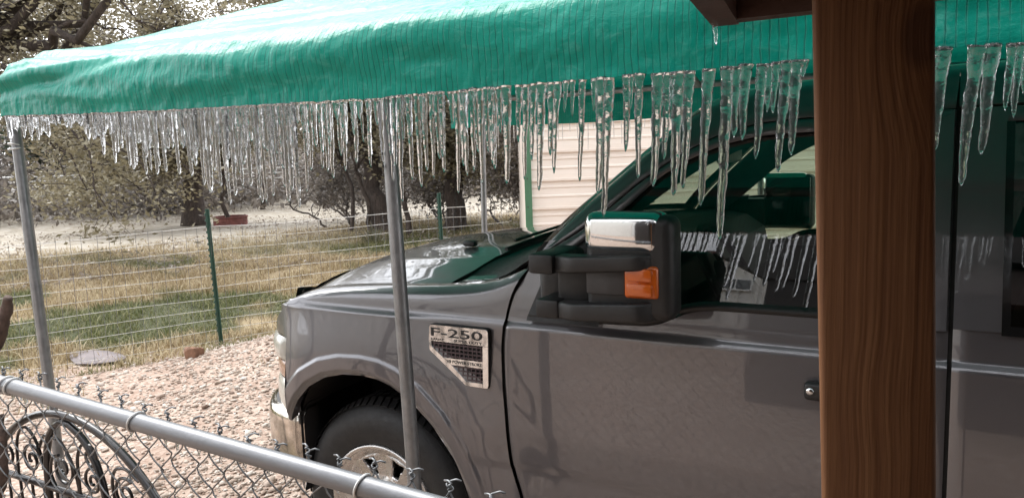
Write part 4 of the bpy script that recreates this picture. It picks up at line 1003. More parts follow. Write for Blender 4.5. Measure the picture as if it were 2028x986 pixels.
edge = itp(XX, [(-3.22, .046), (-2.9, .034), (-2.59, .025), (-2.31, .017), (-2.06, .012), (-1.84, .009), (-1.63, .004), (-1.4, .0), (-.9, .002), (.2, .004)])+.003*(vnoise(u*1.3, u*0+2, 82)-.5)*2+.004*(vnoise(u*40, u*0, 83)-.5)
ZZ = ZZ+edge*sstep(.19, 0, SS)+.034*sstep(.42, 0, u)*sstep(.08, .19, SS)*sstep(.7, .35, SS)
PN = np.stack([XX+.02*corner*(vnoise(SS*9, u*0, 84)-.5), YY+NY*DN, ZZ+NZ*DN], -1)
fs = np.r_[np.linspace(0, 1, 24), 1+np.linspace(.05, 1, 14)]; rowsF = []
for f_ in fs[1:]:
    if f_ <= 1: y = 3.2+1.50*f_; z = 2.620-.455*f_-.03*math.sin(f_*math.pi)
    else: y = 4.70+.045*min(1, (f_-1)*4); z = 2.165-.235*(f_-1)
    xx = cx; rowsF.append(np.stack([xx, y+.012*(vnoise(xx*2, xx*0+f_*4, 91)-.5), z+.018*(vnoise(xx*1.4, xx*0+f_*3, 92)-.5)], -1))
PN = np.concatenate([PN, np.array(rowsF)], 0)
V, F = gridf(PN); tp = mk('tarp', V, F, M['tarp'], can)
HEM = PN[0]
hemz = lambda x: float(np.interp(x, cx, HEM[:, 2]))
def pole(top, bot, r, name='leg'):
    mb = MB(); a = np.array(top); b = np.array(bot); ps = [a+(b-a)*t for t in np.linspace(0, 1, 14)]; mb.tube(ps, r, 16); return mb.build(name, M['galv'], can)
l1 = pole((-3.236, 1.712, 2.08), (-3.158, 1.700, .0), .0205); l2 = pole((-1.372, 1.708, 2.08), (-1.318, 1.700, .0), .0205)
pole((-2.915, 4.70, 2.12), (-2.965, 4.70, .0), .0205); pole((-1.0, 4.70, 2.12), (-1.0, 4.70, 0), .0205); pole((1.0, 4.70, 2.12), (1.0, 4.70, 0), .0205); pole((.55, 1.700, 2.13), (.57, 1.7, 0), .0205); pole((2.9, 1.70, 2.13), (2.9, 1.7, 0), .0205)
for zz in (1.775, 1.740):                             # two bolt holes in the middle leg
    x = -1.372+(.054)*(2.13-zz)/2.13
    V, F = lathe([(0, -.0012), (.0045, -.0012), (.0055, .001)], (0, 0, 0), 12); th = R_(-25)
    V = [(x+px*math.cos(th)-(py-.0205)*math.sin(-th)*0+math.sin(th)*.0206+px*0, 1.700-math.cos(th)*.0206+px*math.sin(th)+py, zz+pz) for px, py, pz in V]; mk('bolt_hole', V, F, M['gap'], l2)
def ring_tie(c, r, n_=22, tilt=.0, rad=.003):
    ps = [(c[0]+r*math.cos(t), c[1]+r*math.sin(t), c[2]+tilt*math.sin(t)) for t in np.linspace(0, 2*math.pi, n_)]; return ps
mb = MB().tube(ring_tie((-3.233, 1.705, 1.845), .0235, tilt=.004), .004, 6).tube(ring_tie((-3.233, 1.705, 1.858), .0235, tilt=-.006), .003, 6).tube([(-3.225, 1.680, 1.846), (-3.205, 1.668, 1.838), (-3.198, 1.662, 1.842)], .0025, 5)
mb.build('cable_tie', M['tie'], l1)
for (a, b, nm) in (((XL+.04, 1.745, 2.080), (XR-.05, 1.745, 2.080), 'eave_pipe'), ((XL+.02, 4.70, 2.112), (XR-.05, 4.70, 2.112), 'eave_pipe'), ((XL+.04, 3.20, 2.54), (XR-.05, 3.20, 2.54), 'ridge_pipe'), ((XL+.02, 4.0, 2.345), (XR-.05, 4.0, 2.345), 'purlin')):
    mb = MB().tube([np.array(a)+(np.array(b)-np.array(a))*t for t in np.linspace(0, 1, 12)], .0195, 12); mb.build(nm, M['galv'], can)
for x in (-3.235, -1.37, .55, 2.9):
    mb = MB().tube([(x+.01, 1.745, 2.08), (x+.01, 2.45, 2.28), (x+.01, 3.2, 2.54)], .0185, 10); mb.build('rafter', M['galv'], can); mb = MB().tube([(x, 4.70, 2.11), (x, 3.95, 2.33), (x, 3.2, 2.57)], .0185, 10); mb.build('rafter', M['galv'], can)
for x in (-2.55, -2.0, -1.35, -.7):                    # bungee hooks on the far eave pipe
    mb = MB().tube([(x, 4.68, 2.13), (x+.02, 4.67, 2.09), (x+.05, 4.69, 2.06), (x+.03, 4.70, 2.03)], .006, 6); mb.build('bungee', M['tie'], can)

# ------------------------------------------------------------------ icicles
def icicle_mesh(L, r, seed, lean=0.0, sides=9, wob=1.0, tip=.40):
    q = np.random.default_rng(seed); n = max(8, int(L/.0075)); t = np.linspace(0, 1, n)
    lum = np.interp(t*L, np.arange(0, L+.03, .011), q.uniform(.87, 1.13, len(np.arange(0, L+.03, .011))))
    rr = r*(tip+(1-tip)*(1-t)**.8)*lum; rr *= 1+.25*np.exp(-t*L/.008); rr[-1] *= .30; rr[-2] *= .8
    wx = np.cumsum(q.normal(0, .00045*wob, n)); wy = np.cumsum(q.normal(0, .0004*wob, n)); wx -= wx[0]; wy -= wy[0]
    P = np.stack([wx+lean*L*t, wy, -t*L], -1); return tube(P, rr, sides, True)
def icicle(x, y, z, L, r, seed, label, group, lean=0, mat='ice', sides=9, name='icicle'):
    V, F = icicle_mesh(L, r, seed, lean, sides, tip=.62 if x < -1.66 else .40); me = bpy.data.meshes.new(name); me.from_pydata([tuple(v) for v in V], [], F)
    me.polygons.foreach_set('use_smooth', np.ones(len(me.polygons), dtype=bool)); me.materials.append(M[mat])
    o = bpy.data.objects.new(name, me); COL.objects.link(o); o.location = (x, y, z); o.rotation_euler[2] = (seed*.7) % .3; return tag(o, label, 'icicle', group)
ENV = [(-3.25, .11), (-3.18, .108), (-3.055, .096), (-2.954, .096), (-2.863, .05), (-2.797, .04), (-2.695, .075), (-2.584, .195), (-2.504, .15), (-2.43, .206), (-2.349, .207), (-2.271, .208), (-2.157, .21), (-2.077, .251), (-2.001, .299), (-1.929, .276), (-1.878, .314), (-1.765, .276), (-1.664, .298)]
x = XL+.02; k = 0; rnd = random.Random(5)
while x < -1.665:
    e = float(itp(x, ENV)); f_ = rnd.random(); L = e*(1.0 if f_ > .80 else .35+.55*rnd.random())
    icicle(x, 1.664+rnd.uniform(-.004, .006), hemz(x)+.001, max(.028, L+rnd.uniform(-.01, .01)), rnd.uniform(.0060, .0088), 100+k, 'thin frosty icicle in the dense curtain on the tarp edge, well left of middle leg', 'icicle curtain on the tarp edge', mat='ice_frost' if rnd.random() < .8 else 'ice', sides=8)
    x += rnd.uniform(.0075, .0135); k += 1
TIPS = [(-1.641, .258), (-1.613, .195), (-1.575, .188), (-1.555, .199), (-1.538, .219), (-1.506, .154), (-1.491, .197), (-1.448, .177), (-1.425, .117), (-1.397, .185), (-1.357, .175), (-1.328, .226), (-1.308, .187), (-1.292, .283), (-1.264, .224), (-1.234, .244), (-1.21, .202), (-1.189, .222), (-1.171, .173), (-1.156, .208), (-1.111, .26), (-1.091, .191), (-1.083, .216), (-1.064, .207), (-1.04, .237), (-1.009, .191), (-.999, .202), (-.965, .241),
 (-.932, .138), (-.918, .227), (-.894, .183), (-.877, .256), (-.846, .171), (-.832, .214), (-.803, .073), (-.787, .085), (-.769, .234), (-.731, .074), (-.725, .265), (-.709, .316), (-.658, .17), (-.642, .08), (-.63, .231), (-.589, .246), (-.565, .188), (-.547, .1), (-.545, .267), (-.519, .252), (-.479, .289), (-.444, .363), (-.414, .147), (-.394, .155), (-.363, .193), (-.345, .097), (-.331, .102), (-.318, .223), (-.295, .188), (-.274, .034)]
ORD = 'first second third fourth fifth sixth seventh eighth ninth tenth eleventh twelfth thirteenth fourteenth fifteenth sixteenth seventeenth eighteenth nineteenth twentieth twenty-first twenty-second twenty-third twenty-fourth twenty-fifth twenty-sixth twenty-seventh twenty-eighth twenty-ninth thirtieth'.split()
right = [q for q in TIPS if q[0] > -.94]; right.sort(key=lambda q: -q[0])
for i, (xt, L) in enumerate(TIPS):
    lean = -.015 if xt < -.94 else -.055; xt0 = xt-lean*L
    r = float(itp(xt, [(-1.65, .0078), (-1.2, .0082), (-.95, .0090), (-.3, .0118)]))*(1.25 if L > .24 and xt > -1 else (.72 if L < .12 else 1.0))*rnd.uniform(.9, 1.12)
    if xt <= -.94:
        if xt < -1.40: lab, grp = 'clear icicle on the tarp edge just left of the middle leg', 'icicles left of the middle leg'
        else: lab, grp = 'slender clear icicle on the tarp edge between middle leg and building corner', 'icicles between middle leg and building'
    else:
        j = [q[0] for q in right].index(xt); size = 'long' if L > .24 else ('stubby' if L < .12 else 'medium')
        lab, grp = f'{size} clear icicle, {ORD[j]} from the timber post leftward along the tarp edge', 'icicles over the truck door'
        if L == .363: lab = f'longest thick icicle hanging over the driver window, {ORD[j]} leftward from timber post'
    icicle(xt0, 1.664, hemz(xt0)+.001, L, r, 500+i, lab, grp, lean)
# fused short stubs between them on the left of the post
x = -1.66
while x < -.96:
    icicle(x, 1.664, hemz(x)+.001, rnd.uniform(.05, .17), rnd.uniform(.007, .010), int(900+x*-1000), 'short icicle filling the curtain between longer ones near the middle leg', 'short curtain icicles near the middle leg'); x += rnd.uniform(.024, .040)
for i, (xt, L) in enumerate([(-.04, .191), (.01, .254), (.037, .195), (.071, .117), (.084, .131), (.097, .089), (.14, .2), (.19, .12)]):
    lean = -.06
    icicle(xt-lean*L, 1.664, hemz(xt)+.001, L, .0135 if L > .15 else .0085, 700+i, f'{ORD[i]} icicle from the timber post rightward on the tarp edge', 'icicles right of the timber post', lean)
icicle(-.322, 1.19, 1.953, .033, .0042, 801, 'single small icicle hanging from the brown porch fascia corner', None, mat='ice_frost')
k = 0; x = -2.90
while x < -1.3:                                           # tiny ones on the far eave
    L = rnd.choice([.05, .07, .09, .12, .16, .19]); icicle(x, 4.748, 1.935, L, .0038, 1000+k, 'tiny thin icicle on the far tarp edge in front of cream building', 'icicles on the far tarp edge', sides=5, mat='ice_frost'); x += rnd.uniform(.022, .06); k += 1

# ------------------------------------------------------------------ chain-link fence in the foreground
RY = .88
cf = empty('chain_link_fence', (-1.6, RY, 0), 'galvanised chain-link fence with iced top rail in the foreground', 'fence')
ps = [(x, RY, 1.298-(x+1.844)*.036) for x in np.linspace(-4.2, -.20, 40)]
MB().tube(ps, .0172, 20).build('top_rail', M['rail'], cf)
railz = lambda x: 1.298-(x+1.844)*.036
PITCH_ = .036
def wire_mesh(name, sg):
    P = []; z = 0.015; nzig = 36; top = 1.0
    i = 0; zz = .0
    while zz > -1.24:
        sgn = sg*(1 if i % 2 == 0 else -1)
        for t in np.linspace(0, 1, 5)[:-1]:
            s_ = -math.cos(t*math.pi); P.append((sgn*PITCH_*.5*(s_*.55+(2*t-1)*.45)*-1, .0030*math.sin(t*math.pi*1)*sgn+.001*sgn, zz-t*PITCH_))
        zz -= PITCH_; i += 1
    P0 = P[0]                                             # twisted barb above the rail
    tw = [(P0[0]+.0035*math.cos(a_), .0035*math.sin(a_), P0[2]+.002+h_) for a_, h_ in zip(np.linspace(sg*.5, sg*9, 12), np.linspace(.015, .001, 12))]
    tw = [(tw[0][0]+sg*.016, tw[0][1]+.004, tw[0][2]+.001), (tw[0][0]+sg*.008, tw[0][1]+.002, tw[0][2]+.003)]+tw
    V, F = tube(tw+P, .00165, 5); me = bpy.data.meshes.new(name); me.from_pydata([tuple(v) for v in V], [], F)
    me.polygons.foreach_set('use_smooth', np.ones(len(me.polygons), dtype=bool)); me.materials.append(M['wire']); return me
wm = [wire_mesh('wire', 1), wire_mesh('wire', -1)]
for i in range(100):
    x = -3.9+i*PITCH_; o = bpy.data.objects.new('wire', wm[i % 2]); COL.objects.link(o); adopt(o, cf)
    o.location = (x+rnd.uniform(-.003, .003), RY+.0205+rnd.uniform(0, .002), railz(x)+.010+rnd.uniform(-.006, .006)+.006*math.sin(x*7)); o.rotation_euler = (0, rnd.uniform(-.012, .012), 0)
for x in (-1.817, -1.792, -1.360, -.795):
    mb = MB(); ps = [(x+.006*math.sin(t), RY+.0195*math.cos(t), railz(x)+.0195*math.sin(t)) for t in np.linspace(0, 2*math.pi, 26)]
    mb.tube(ps, .0021, 6, False); mb.tube([(x, RY+.0195, railz(x)-.004), (x+.004, RY+.023, railz(x)-.030), (x+.010, RY+.022, railz(x)-.042)], .0019, 5); mb.build('rail_tie', M['tie'], cf)
for x in (-3.5,): MB().tube([(x, RY, 0), (x, RY, 1.33)], .024, 12).build('fence_post', M['galv'], cf)
# small drips frozen under the rail
for i, x in enumerate(np.arange(-1.95, -.62, .052)):
    xx = x+rnd.uniform(-.015, .015); icicle(xx, RY-.004, railz(xx)-.0155, rnd.uniform(.006, .020), .0032, 1200+i, 'tiny frozen drip under the iced chain-link top rail', 'drips under the chain-link rail', sides=5)

# ------------------------------------------------------------------ wrought iron gate panel behind the fence
GY = 1.20
ig = empty('iron_gate', (-2.19, GY, 0), 'black wrought iron garden gate with arched top and scrolls', 'gate')
def g3(pts): return [(x, GY, z) for x, z in pts]
def arc(cx_, cz_, r, a0, a1, n_=40, sx=1): return [(cx_+sx*r*math.cos(a), cz_+r*math.sin(a)) for a in np.linspace(a0, a1, n_)]
ar = arc(-2.19, .545, .522, math.pi, 0, 60); MB().tube(g3([(-2.712, .04)]+ar+[(-1.668, .04)]), .0115, 10).build('outer_arch', M['iron'], ig)
inn = [(-2.312, .04), (-2.312, .82), (-2.309, .88), (-2.297, .945), (-2.275, .995), (-2.245, 1.028), (-2.205, 1.046), (-2.165, 1.042), (-2.125, 1.022), (-2.085, .99), (-2.055, .945), (-2.036, .895), (-2.026, .84), (-2.022, .75), (-2.022, .04)]
MB().tube(g3(inn), .0105, 10).build('inner_arch', M['iron'], ig)
MB().tube(g3([(-2.71, .832), (-2.026, .832)]), .0105, 10).build('cross_bar', M['iron'], ig); MB().tube(g3([(-2.71, .12), (-1.67, .12)]), .0105, 10).build('cross_bar', M['iron'], ig)
for x in np.arange(-2.66, -1.70, .065):
    if min(abs(x+2.312), abs(x+2.022)) > .015: MB().tube(g3([(x, .12), (x, .832)]), .0045, 7).build('baluster', M['iron'], ig)
def spiral(cx_, cz_, r0, turns, a0, dr, n_=60, fl=1):
    return [(cx_+fl*r0*(1-dr*t)*math.cos(a0+t*turns*2*math.pi), cz_+r0*(1-dr*t)*math.sin(a0+t*turns*2*math.pi)) for t in np.linspace(0, 1, n_)]
SC = [(-2.385, .902, .050, 1.6, .4, 1), (-2.225, .900, .052, 1.6, 2.2, -1), (-2.084, .962, .036, 1.5, 1.0, -1), (-2.080, .888, .042, 1.6, 1.2, 1), (-1.935, .880, .050, 1.6, .9, 1), (-1.85, .74, .055, 1.6, .9, -1), (-2.52, .90, .045, 1.5, 2.0, 1)]
for (a_, b_, r_, tu, st, fl) in SC:
    MB().tube(g3(spiral(a_, b_, r_, tu, st, .84, 60, fl)), .0046, 7).build('scroll', M['iron'], ig)
for pts in ([(-2.47, .84), (-2.462, .93), (-2.435, .985), (-2.40, 1.0), (-2.36, .975), (-2.335, .93), (-2.325, .88)], [(-2.335, .95), (-2.30, .99), (-2.24, .99), (-2.195, .955), (-2.165, .90), (-2.155, .85), (-2.175, .835)], [(-2.150, .84), (-2.148, .93), (-2.125, .985), (-2.095, 1.0), (-2.07, .985)], [(-1.985, .84), (-1.99, .90), (-1.97, .945), (-1.93, .955), (-1.87, .93)], [(-2.27, .835), (-2.29, .88), (-2.275, .925), (-2.24, .94)]):
    q = np.array(pts); d_ = np.r_[0, np.cumsum(np.hypot(*np.diff(q, axis=0).T))]; t_ = np.linspace(0, d_[-1], 30)
    MB().tube(g3(list(zip(sitp(t_, list(zip(d_, q[:, 0]))), sitp(t_, list(zip(d_, q[:, 1])))))), .0046, 7).build('scroll', M['iron'], ig)
# weathered branch leaning at the left, and the stump beside the gate
def stick(name, pts, rad, label):
    q = np.array(pts, float); t_ = np.linspace(0, 1, 40); d_ = np.linspace(0, 1, len(q)); P = np.stack([sitp(t_, list(zip(d_, q[:, i]))) for i in range(3)], -1)
    r_ = np.interp(t_, d_, rad)*(1+.22*(vnoise(t_*13, t_*0, len(name))-.5)*2); V, F = tube(P, r_, 14); V = [v+np.array([.003, .003, .004])*(vnoise(np.array(v[0]*60), np.array(v[2]*60), 4)-.5)*2 for v in V]
    return tag(mk(name, V, F, M['drift'], None, True), label, 'branch')
stick('dead_branch', [(-2.315, 1.154, 1.41), (-2.335, 1.15, 1.36), (-2.37, 1.14, 1.30), (-2.44, 1.12, 1.18), (-2.60, 1.10, .6), (-2.72, 1.09, .0)], [.012, .020, .022, .028, .034, .04], 'weathered dead branch end poking in at the left edge')
stick('wooden_stake', [(-2.352, 1.107, 1.075), (-2.345, 1.10, 1.02), (-2.342, 1.09, .93), (-2.372, 1.08, .84), (-2.44, 1.07, .5), (-2.46, 1.06, 0)], [.012, .018, .020, .024, .028, .03], 'dark rust-brown stake behind chain-link at the left edge')

# ------------------------------------------------------------------ rocks
def rock(name, c, s, seed, mat, label, cat):
    bm = bmesh.new(); bmesh.ops.create_icosphere(bm, subdivisions=3, radius=1); q = np.random.default_rng(seed)
    dirs = q.normal(size=(9, 3)); dirs /= np.linalg.norm(dirs, axis=1)[:, None]; off = q.uniform(.45, .8, 9)
    for v in bm.verts:
        p = np.array(v.co[:])
        for dd_, oo in zip(dirs, off):
            e_ = p@dd_-oo
            if e_ > 0: p = p-dd_*e_*.95
        v.co = Vector((c[0]+p[0]*s[0], c[1]+p[1]*s[1], c[2]+p[2]*s[2]))
    bm.verts.index_update(); V = [tuple(v.co) for v in bm.verts]; F = [tuple(v.index for v in f.verts) for f in bm.faces]; bm.free()
    return tag(mk(name, V, F, mat, None, True, 25), label, cat)
rock('rock', (-5.73, 4.30, .075), (.10, .10, .11), 3, M['rock'], 'single brown rock lying on the gravel below the fence post', 'rock')
rock('flagstone', (-6.75, 4.02, .03), (.42, .20, .045), 5, M['slab'], 'flat grey flagstone on the grass by the front canopy leg', 'stone')
rock('flagstone', (-7.95, 5.35, .04), (.24, .16, .06), 6, M['slab'], 'smaller flat grey stone half hidden in green grass', 'stone')
rock('rock', (-2.75, 2.05, .01), (.16, .12, .05), 8, M['slab'], 'pale flat stone on gravel beyond the iron gate', 'rock')

# ------------------------------------------------------------------ welded wire fence with green posts
wf = empty('wire_fence', (*FP, 0), 'iced welded wire fence running behind the gravel drive', 'fence')
def fpt(t, z, o=0): p = FP+FD*t+FN*o; return (p[0], p[1], z+float(ground_z(p[0], p[1]))*.0)
for i, z in enumerate(np.r_[.06, .16, .26, .36, .47, .58, .69, .80, .92, 1.04, 1.15]):
    ps = [fpt(t, z-.03*math.sin((t % 2.4)/2.4*math.pi)*(i > 8)+.006*math.sin(t*3+i)) for t in np.linspace(-5, 3.3, 60)]
    MB().tube(ps,   .0021 if i < 10 else .0028, 5).build('line_wire', M['ice_wire'], wf)
me = None
V, F = tube([(0, 0, .03), (0, 0, .6), (0, 0, 1.15)], .0021, 4); me = bpy.data.meshes.new('stay_wire'); me.from_pydata([tuple(v) for v in V], [], F); me.materials.append(M['wire'])
for i, t in enumerate(np.arange(-4.4, 3.2, .104)):
    o = bpy.data.objects.new('stay_wire', me); COL.objects.link(o); adopt(o, wf); o.location = fpt(t, 0); o.rotation_euler = (rnd.uniform(-.01, .01), rnd.uniform(-.015, .015), 0)
def tpost(t, lean, label):
    x, y, _ = fpt(t, 0, -.03); mb = MB(); h = 1.31
    ca, sa = math.cos(R_(27)), math.sin(R_(27))
    def L2(px, py): return (x+px*ca+py*sa, y-px*sa+py*ca)
    for (a0, a1, b0, b1) in ((-.021, .021, -.004, .004), (-.0035, .0035, -.004, -.030)):
        c4 = [L2(a0, b0), L2(a1, b0), L2(a1, b1), L2(a0, b1)]
        mb.add([(px, py, 0) for px, py in c4]+[(px+lean*h, py, h) for px, py in c4], [(0,1,2,3),(7,6,5,4),(0,4,5,1),(1,5,6,2),(2,6,7,3),(3,7,4,0)])
    for zz in np.arange(.15, 1.28, .055):
        px, py = L2(0, -.033); mb.box(px-.006+lean*zz, px+.006+lean*zz, py-.005, py+.005, zz, zz+.02)
    return tag(mb.build('fence_post', M['tpost'], None, smooth=False), label, 'post', 'green steel fence posts')
tpost(0, -.030, 'dark green steel fence post standing on the gravel edge, nearer one'); tpost(2.40, -.01, 'dark green steel fence post just above the truck hood'); tpost(-2.4, 0, 'dark green steel fence post beyond the front canopy leg')

# ------------------------------------------------------------------ trees
def leaf_quads(C, size, q, flat=.55):
    """rhombic leaf faces, one island each"""
    n = len(C); a = q.normal(size=(n, 3)); a[:, 2] *= flat; a /= np.linalg.norm(a, axis=1)[:, None]
    b = q.normal(size=(n, 3)); b -= (b*a).sum(1)[:, None]*a; b /= np.linalg.norm(b, axis=1)[:, None]
    s = size*q.uniform(.6, 1.3, n)[:, None]; V = np.stack([C-a*s, C+b*s*.42+a*s*.1, C+a*s, C-b*s*.42+a*s*.1], 1)
    F = np.arange(4*n).reshape(n, 4); return V.reshape(-1, 3), F
def limb(P0, P1, r0, r1, q, wob=.12, n=9, droop=0.0):
    P0 = np.array(P0); P1 = np.array(P1); L = np.linalg.norm(P1-P0); t = np.linspace(0, 1, n)[:, None]
    w_ = np.cumsum(q.normal(0, 1, (n, 3)), 0)*L*wob/n**.5; w_ -= w_[0]; w_ -= t*w_[-1]
    P = P0+(P1-P0)*t+w_; P[:, 2] += (np.sin(t[:, 0]*np.pi)*L*.12)-droop*t[:, 0]**2; return P, r0+(r1-r0)*t[:, 0]**.8
def tree(name, base, label, cat='tree', group=None, seed=1, trunk_r=.28, trunk_h=2.2, lean=(0, 0), crown=((0, 0, 4.5, 3.5, 3.5, 2.5),), n_limb=12, n_twig=5, n_sub=4, leaves=50, leaf=.07, clump=.34, mats=('bark', 'oak_leaf'), stems=1, extra=(), twig_r=.012):
    q = np.random.default_rng(seed); bx_, by_ = base; root = empty(name, (bx_, by_, 0), label, cat, group)
    mb = MB(); tips = []; B = np.array([bx_, by_, -.1])
    tops = []
    for k_ in range(stems):
        off = np.array([0, 0, 0]) if stems == 1 else np.array([q.normal(0, .15), q.normal(0, .15), 0])
        top = B+off*6+np.array([lean[0], lean[1], trunk_h+.1]); P, r_ = limb(B+off, top, trunk_r, trunk_r*.62, q, .10, 14)
        r_[0] *= 1.45; r_[1] *= 1.15; mb.tube(P, r_*(1+.10*(q.random(14)-.5)), 12); tops.append((P, r_))
    for i in range(n_limb):
        c = crown[i % len(crown)]; d_ = q.normal(size=3); d_ /= np.linalg.norm(d_); e = d_*np.array(c[3:6])*q.uniform(.55, 1.0)**.6; T = np.array([bx_+c[0], by_+c[1], c[2]])+e
        P, r_ = tops[i % len(tops)]; j = int(q.integers(len(P)//2, len(P))); P1, r1 = limb(P[j], T, r_[j]*q.uniform(.4, .7), twig_r*1.6, q, .16, 12); mb.tube(P1, r1, 7)
        for m_ in range(n_twig):
            j1 = int(q.integers(4, 12)); c2 = P1[j1]; T2 = c2+q.normal(size=3)*np.array([.9, .9, .6])*np.linalg.norm(c[3:6])*.20+np.array([0, 0, -.1]); P2, r2 = limb(c2, T2, max(r1[j1]*.5, twig_r*1.2), twig_r*.6, q, .18, 7); mb.tube(P2, r2, 5)
            for s_ in range(n_sub):
                T3 = P2[int(q.integers(3, 7))]+q.normal(size=3)*np.array([.5, .5, .4])*clump*1.6; P3, r3 = limb(P2[3], T3, twig_r*.6, twig_r*.3, q, .15, 4); mb.tube(P3, r3, 4, False); tips.append(T3); tips.append((T3+P2[-1])/2)
    for (a0, a1, r0) in extra:
        P1, r1 = limb(np.array(a0), np.array(a1), r0, twig_r*.6, q, .12, 14); mb.tube(P1, r1, 6)
        for m_ in range(16):
            j1 = int(q.integers(4, 14)); T2 = P1[j1]+q.normal(size=3)*np.array([.5, .5, .32]); P2, r2 = limb(P1[j1], T2, twig_r*.6, twig_r*.25, q, .15, 6); mb.tube(P2, r2, 4); tips += [T2, P2[3], T2+q.normal(size=3)*.12]
    mb.build('trunk', M[mats[0]], root, True, None)
    if leaves:
        tips = np.array(tips); C = np.repeat(tips, leaves, 0)+q.normal(size=(len(tips)*leaves, 3))*clump*np.array([1, 1, .75])*q.uniform(.25, 1.0, (len(tips)*leaves, 1)); C = C[C[:, 2] > .25]
        V, F = leaf_quads(C, leaf, q); mk('crown', V, F, M[mats[1]], root, False)
    return root
tree('oak_tree', (-17.8, 13.8), 'thick-trunked live oak with brown leaves left of the green fence post', group='live oaks beyond the fence', seed=11, trunk_r=.30, trunk_h=2.6, lean=(-.3, .2), crown=((-1.5, -.5, 3.6, 3.2, 3.0, 1.3), (1.0, 1.5, 5.2, 3.0, 3.0, 1.6), (-2.5, -1.5, 6.2, 3.0, 2.5, 1.5), (-.5, -1.2, 2.3, 2.2, 1.8, .7)), n_limb=20, n_twig=6, n_sub=4, leaves=46, leaf=.060, clump=.42,
     extra=(((-17.8, 13.6, 2.3), (-18.2, 11.0, 1.0), .07), ((-17.9, 13.5, 2.4), (-16.9, 10.6, 1.15), .07), ((-18.0, 13.6, 2.2), (-19.6, 11.4, .9), .06)))
tree('oak_tree', (-9.75, 11.95), 'dark live oak leaning away behind the middle canopy leg', group='live oaks beyond the fence', seed=12, trunk_r=.22, trunk_h=2.7, lean=(-1.35, .45), crown=((-1.6, .8, 3.8, 2.2, 2.0, 1.3), (-.6, .8, 5.4, 2.6, 2.4, 1.6), (-3.0, .6, 5.2, 2.2, 2.0, 1.4)), n_limb=16, n_twig=6, n_sub=4, leaves=36, leaf=.055, clump=.36)
tree('oak_tree', (-8.72, 12.75), 'stout live oak with chain on its trunk beside the building', group='live oaks beyond the fence', seed=13, trunk_r=.225, trunk_h=1.9, lean=(.05, .1), crown=((.2, .2, 3.1, 1.7, 1.7, 1.0), (-.3, .5, 4.7, 2.3, 2.2, 1.5), (.2, -.2, 2.0, 1.4, 1.2, .55)), n_limb=16, n_twig=6, n_sub=4, leaves=40, leaf=.050, clump=.33)
tree('oak_tree', (-25.6, 15.8), 'grey-barked oak by the far field fence at left', group='live oaks beyond the fence', seed=14, trunk_r=.24, trunk_h=2.3, lean=(.2, .1), crown=((0, 0, 4.0, 3.2, 3.0, 1.6), (.5, 1, 6.0, 3.4, 3.0, 2.0), (-1.5, -1.0, 7.4, 3.0, 3.0, 1.6)), n_limb=18, n_twig=6, n_sub=4, leaves=32, leaf=.070, clump=.5, mats=('bark_grey', 'oak_leaf'))
tree('oak_tree', (-14.6, 5.6), 'oak with brown crown above the tarp corner and twigs drooping behind the front leg', group='live oaks beyond the fence', seed=15, trunk_r=.30, trunk_h=3.2, lean=(.5, .9), crown=((1.0, 1.5, 4.7, 2.2, 1.8, .9), (3.2, 2.6, 5.3, 2.6, 2.0, 1.2), (1.4, 2.6, 6.2, 2.8, 2.4, 1.2), (4.6, 4.2, 5.6, 2.2, 2.0, 1.2)), n_limb=26, n_twig=7, n_sub=4, leaves=16, leaf=.048, clump=.34,
     extra=(((-13.9, 6.3, 3.3), (-11.6, 7.1, 1.35), .05), ((-13.9, 6.4, 3.3), (-10.7, 6.9, .95), .05), ((-13.9, 6.5, 3.2), (-10.3, 7.4, 1.05), .05), ((-13.8, 6.5, 3.4), (-11.9, 8.2, 1.3), .045), ((-13.8, 6.5, 3.4), (-10.3, 8.2, 1.5), .045), ((-13.8, 6.5, 3.2), (-11.3, 6.6, 1.6), .04)))
tree('juniper_tree', (-30.5, 17.6), 'dark green juniper at far left behind the icicles', group='evergreens beyond the fence', seed=21, trunk_r=.16, trunk_h=2.6, crown=((0, 0, 2.6, 1.7, 1.7, 1.6), (0, 0, 4.4, 1.1, 1.1, 1.4)), n_limb=16, n_twig=5, n_sub=4, leaves=30, leaf=.10, clump=.36, mats=('bark', 'juniper'))
tree('juniper_tree', (-34.0, 14.6), 'second dark juniper behind the front canopy leg', group='evergreens beyond the fence', seed=22, trunk_r=.16, trunk_h=2.6, crown=((0, 0, 2.6, 1.7, 1.7, 1.6), (0, 0, 4.6, 1.1, 1.1, 1.6)), n_limb=16, n_twig=5, n_sub=4, leaves=30, leaf=.10, clump=.38, mats=('bark', 'juniper'))
SAP = [(-10.45, 11.75, (-.95, .55), .045, 2.3, 'thin crooked sapling leaning left of the middle canopy leg'), (-9.98, 11.75, (-.30, .15), .050, 2.1, 'wavy bare sapling just left of the middle canopy leg'), (-8.95, 11.75, (-.25, .1), .055, 2.0, 'bent bare sapling between middle leg and stout oak'),
       (-20.2, 18.3, (-.1, 0), .07, 2.2, 'slim far sapling right of the rusty planter'), (-19.3, 20.0, (.1, 0), .08, 2.2, 'slim far sapling near the middle of the frosty yard'), (-17.9, 18.9, (-.2, .1), .09, 2.4, 'crooked far sapling left of the leaning oak')]
for i, (x, y, ln, r, h_, lb) in enumerate(SAP):
    tree('sapling', (x, y), lb, 'sapling', 'bare saplings in the yard', seed=31+i, trunk_r=r, trunk_h=h_, lean=ln, crown=((ln[0]*1.2, ln[1]*1.2, h_+.5, .8, .8, .7),), n_limb=9, n_twig=5, n_sub=3, leaves=3, leaf=.05, clump=.22, twig_r=.007)
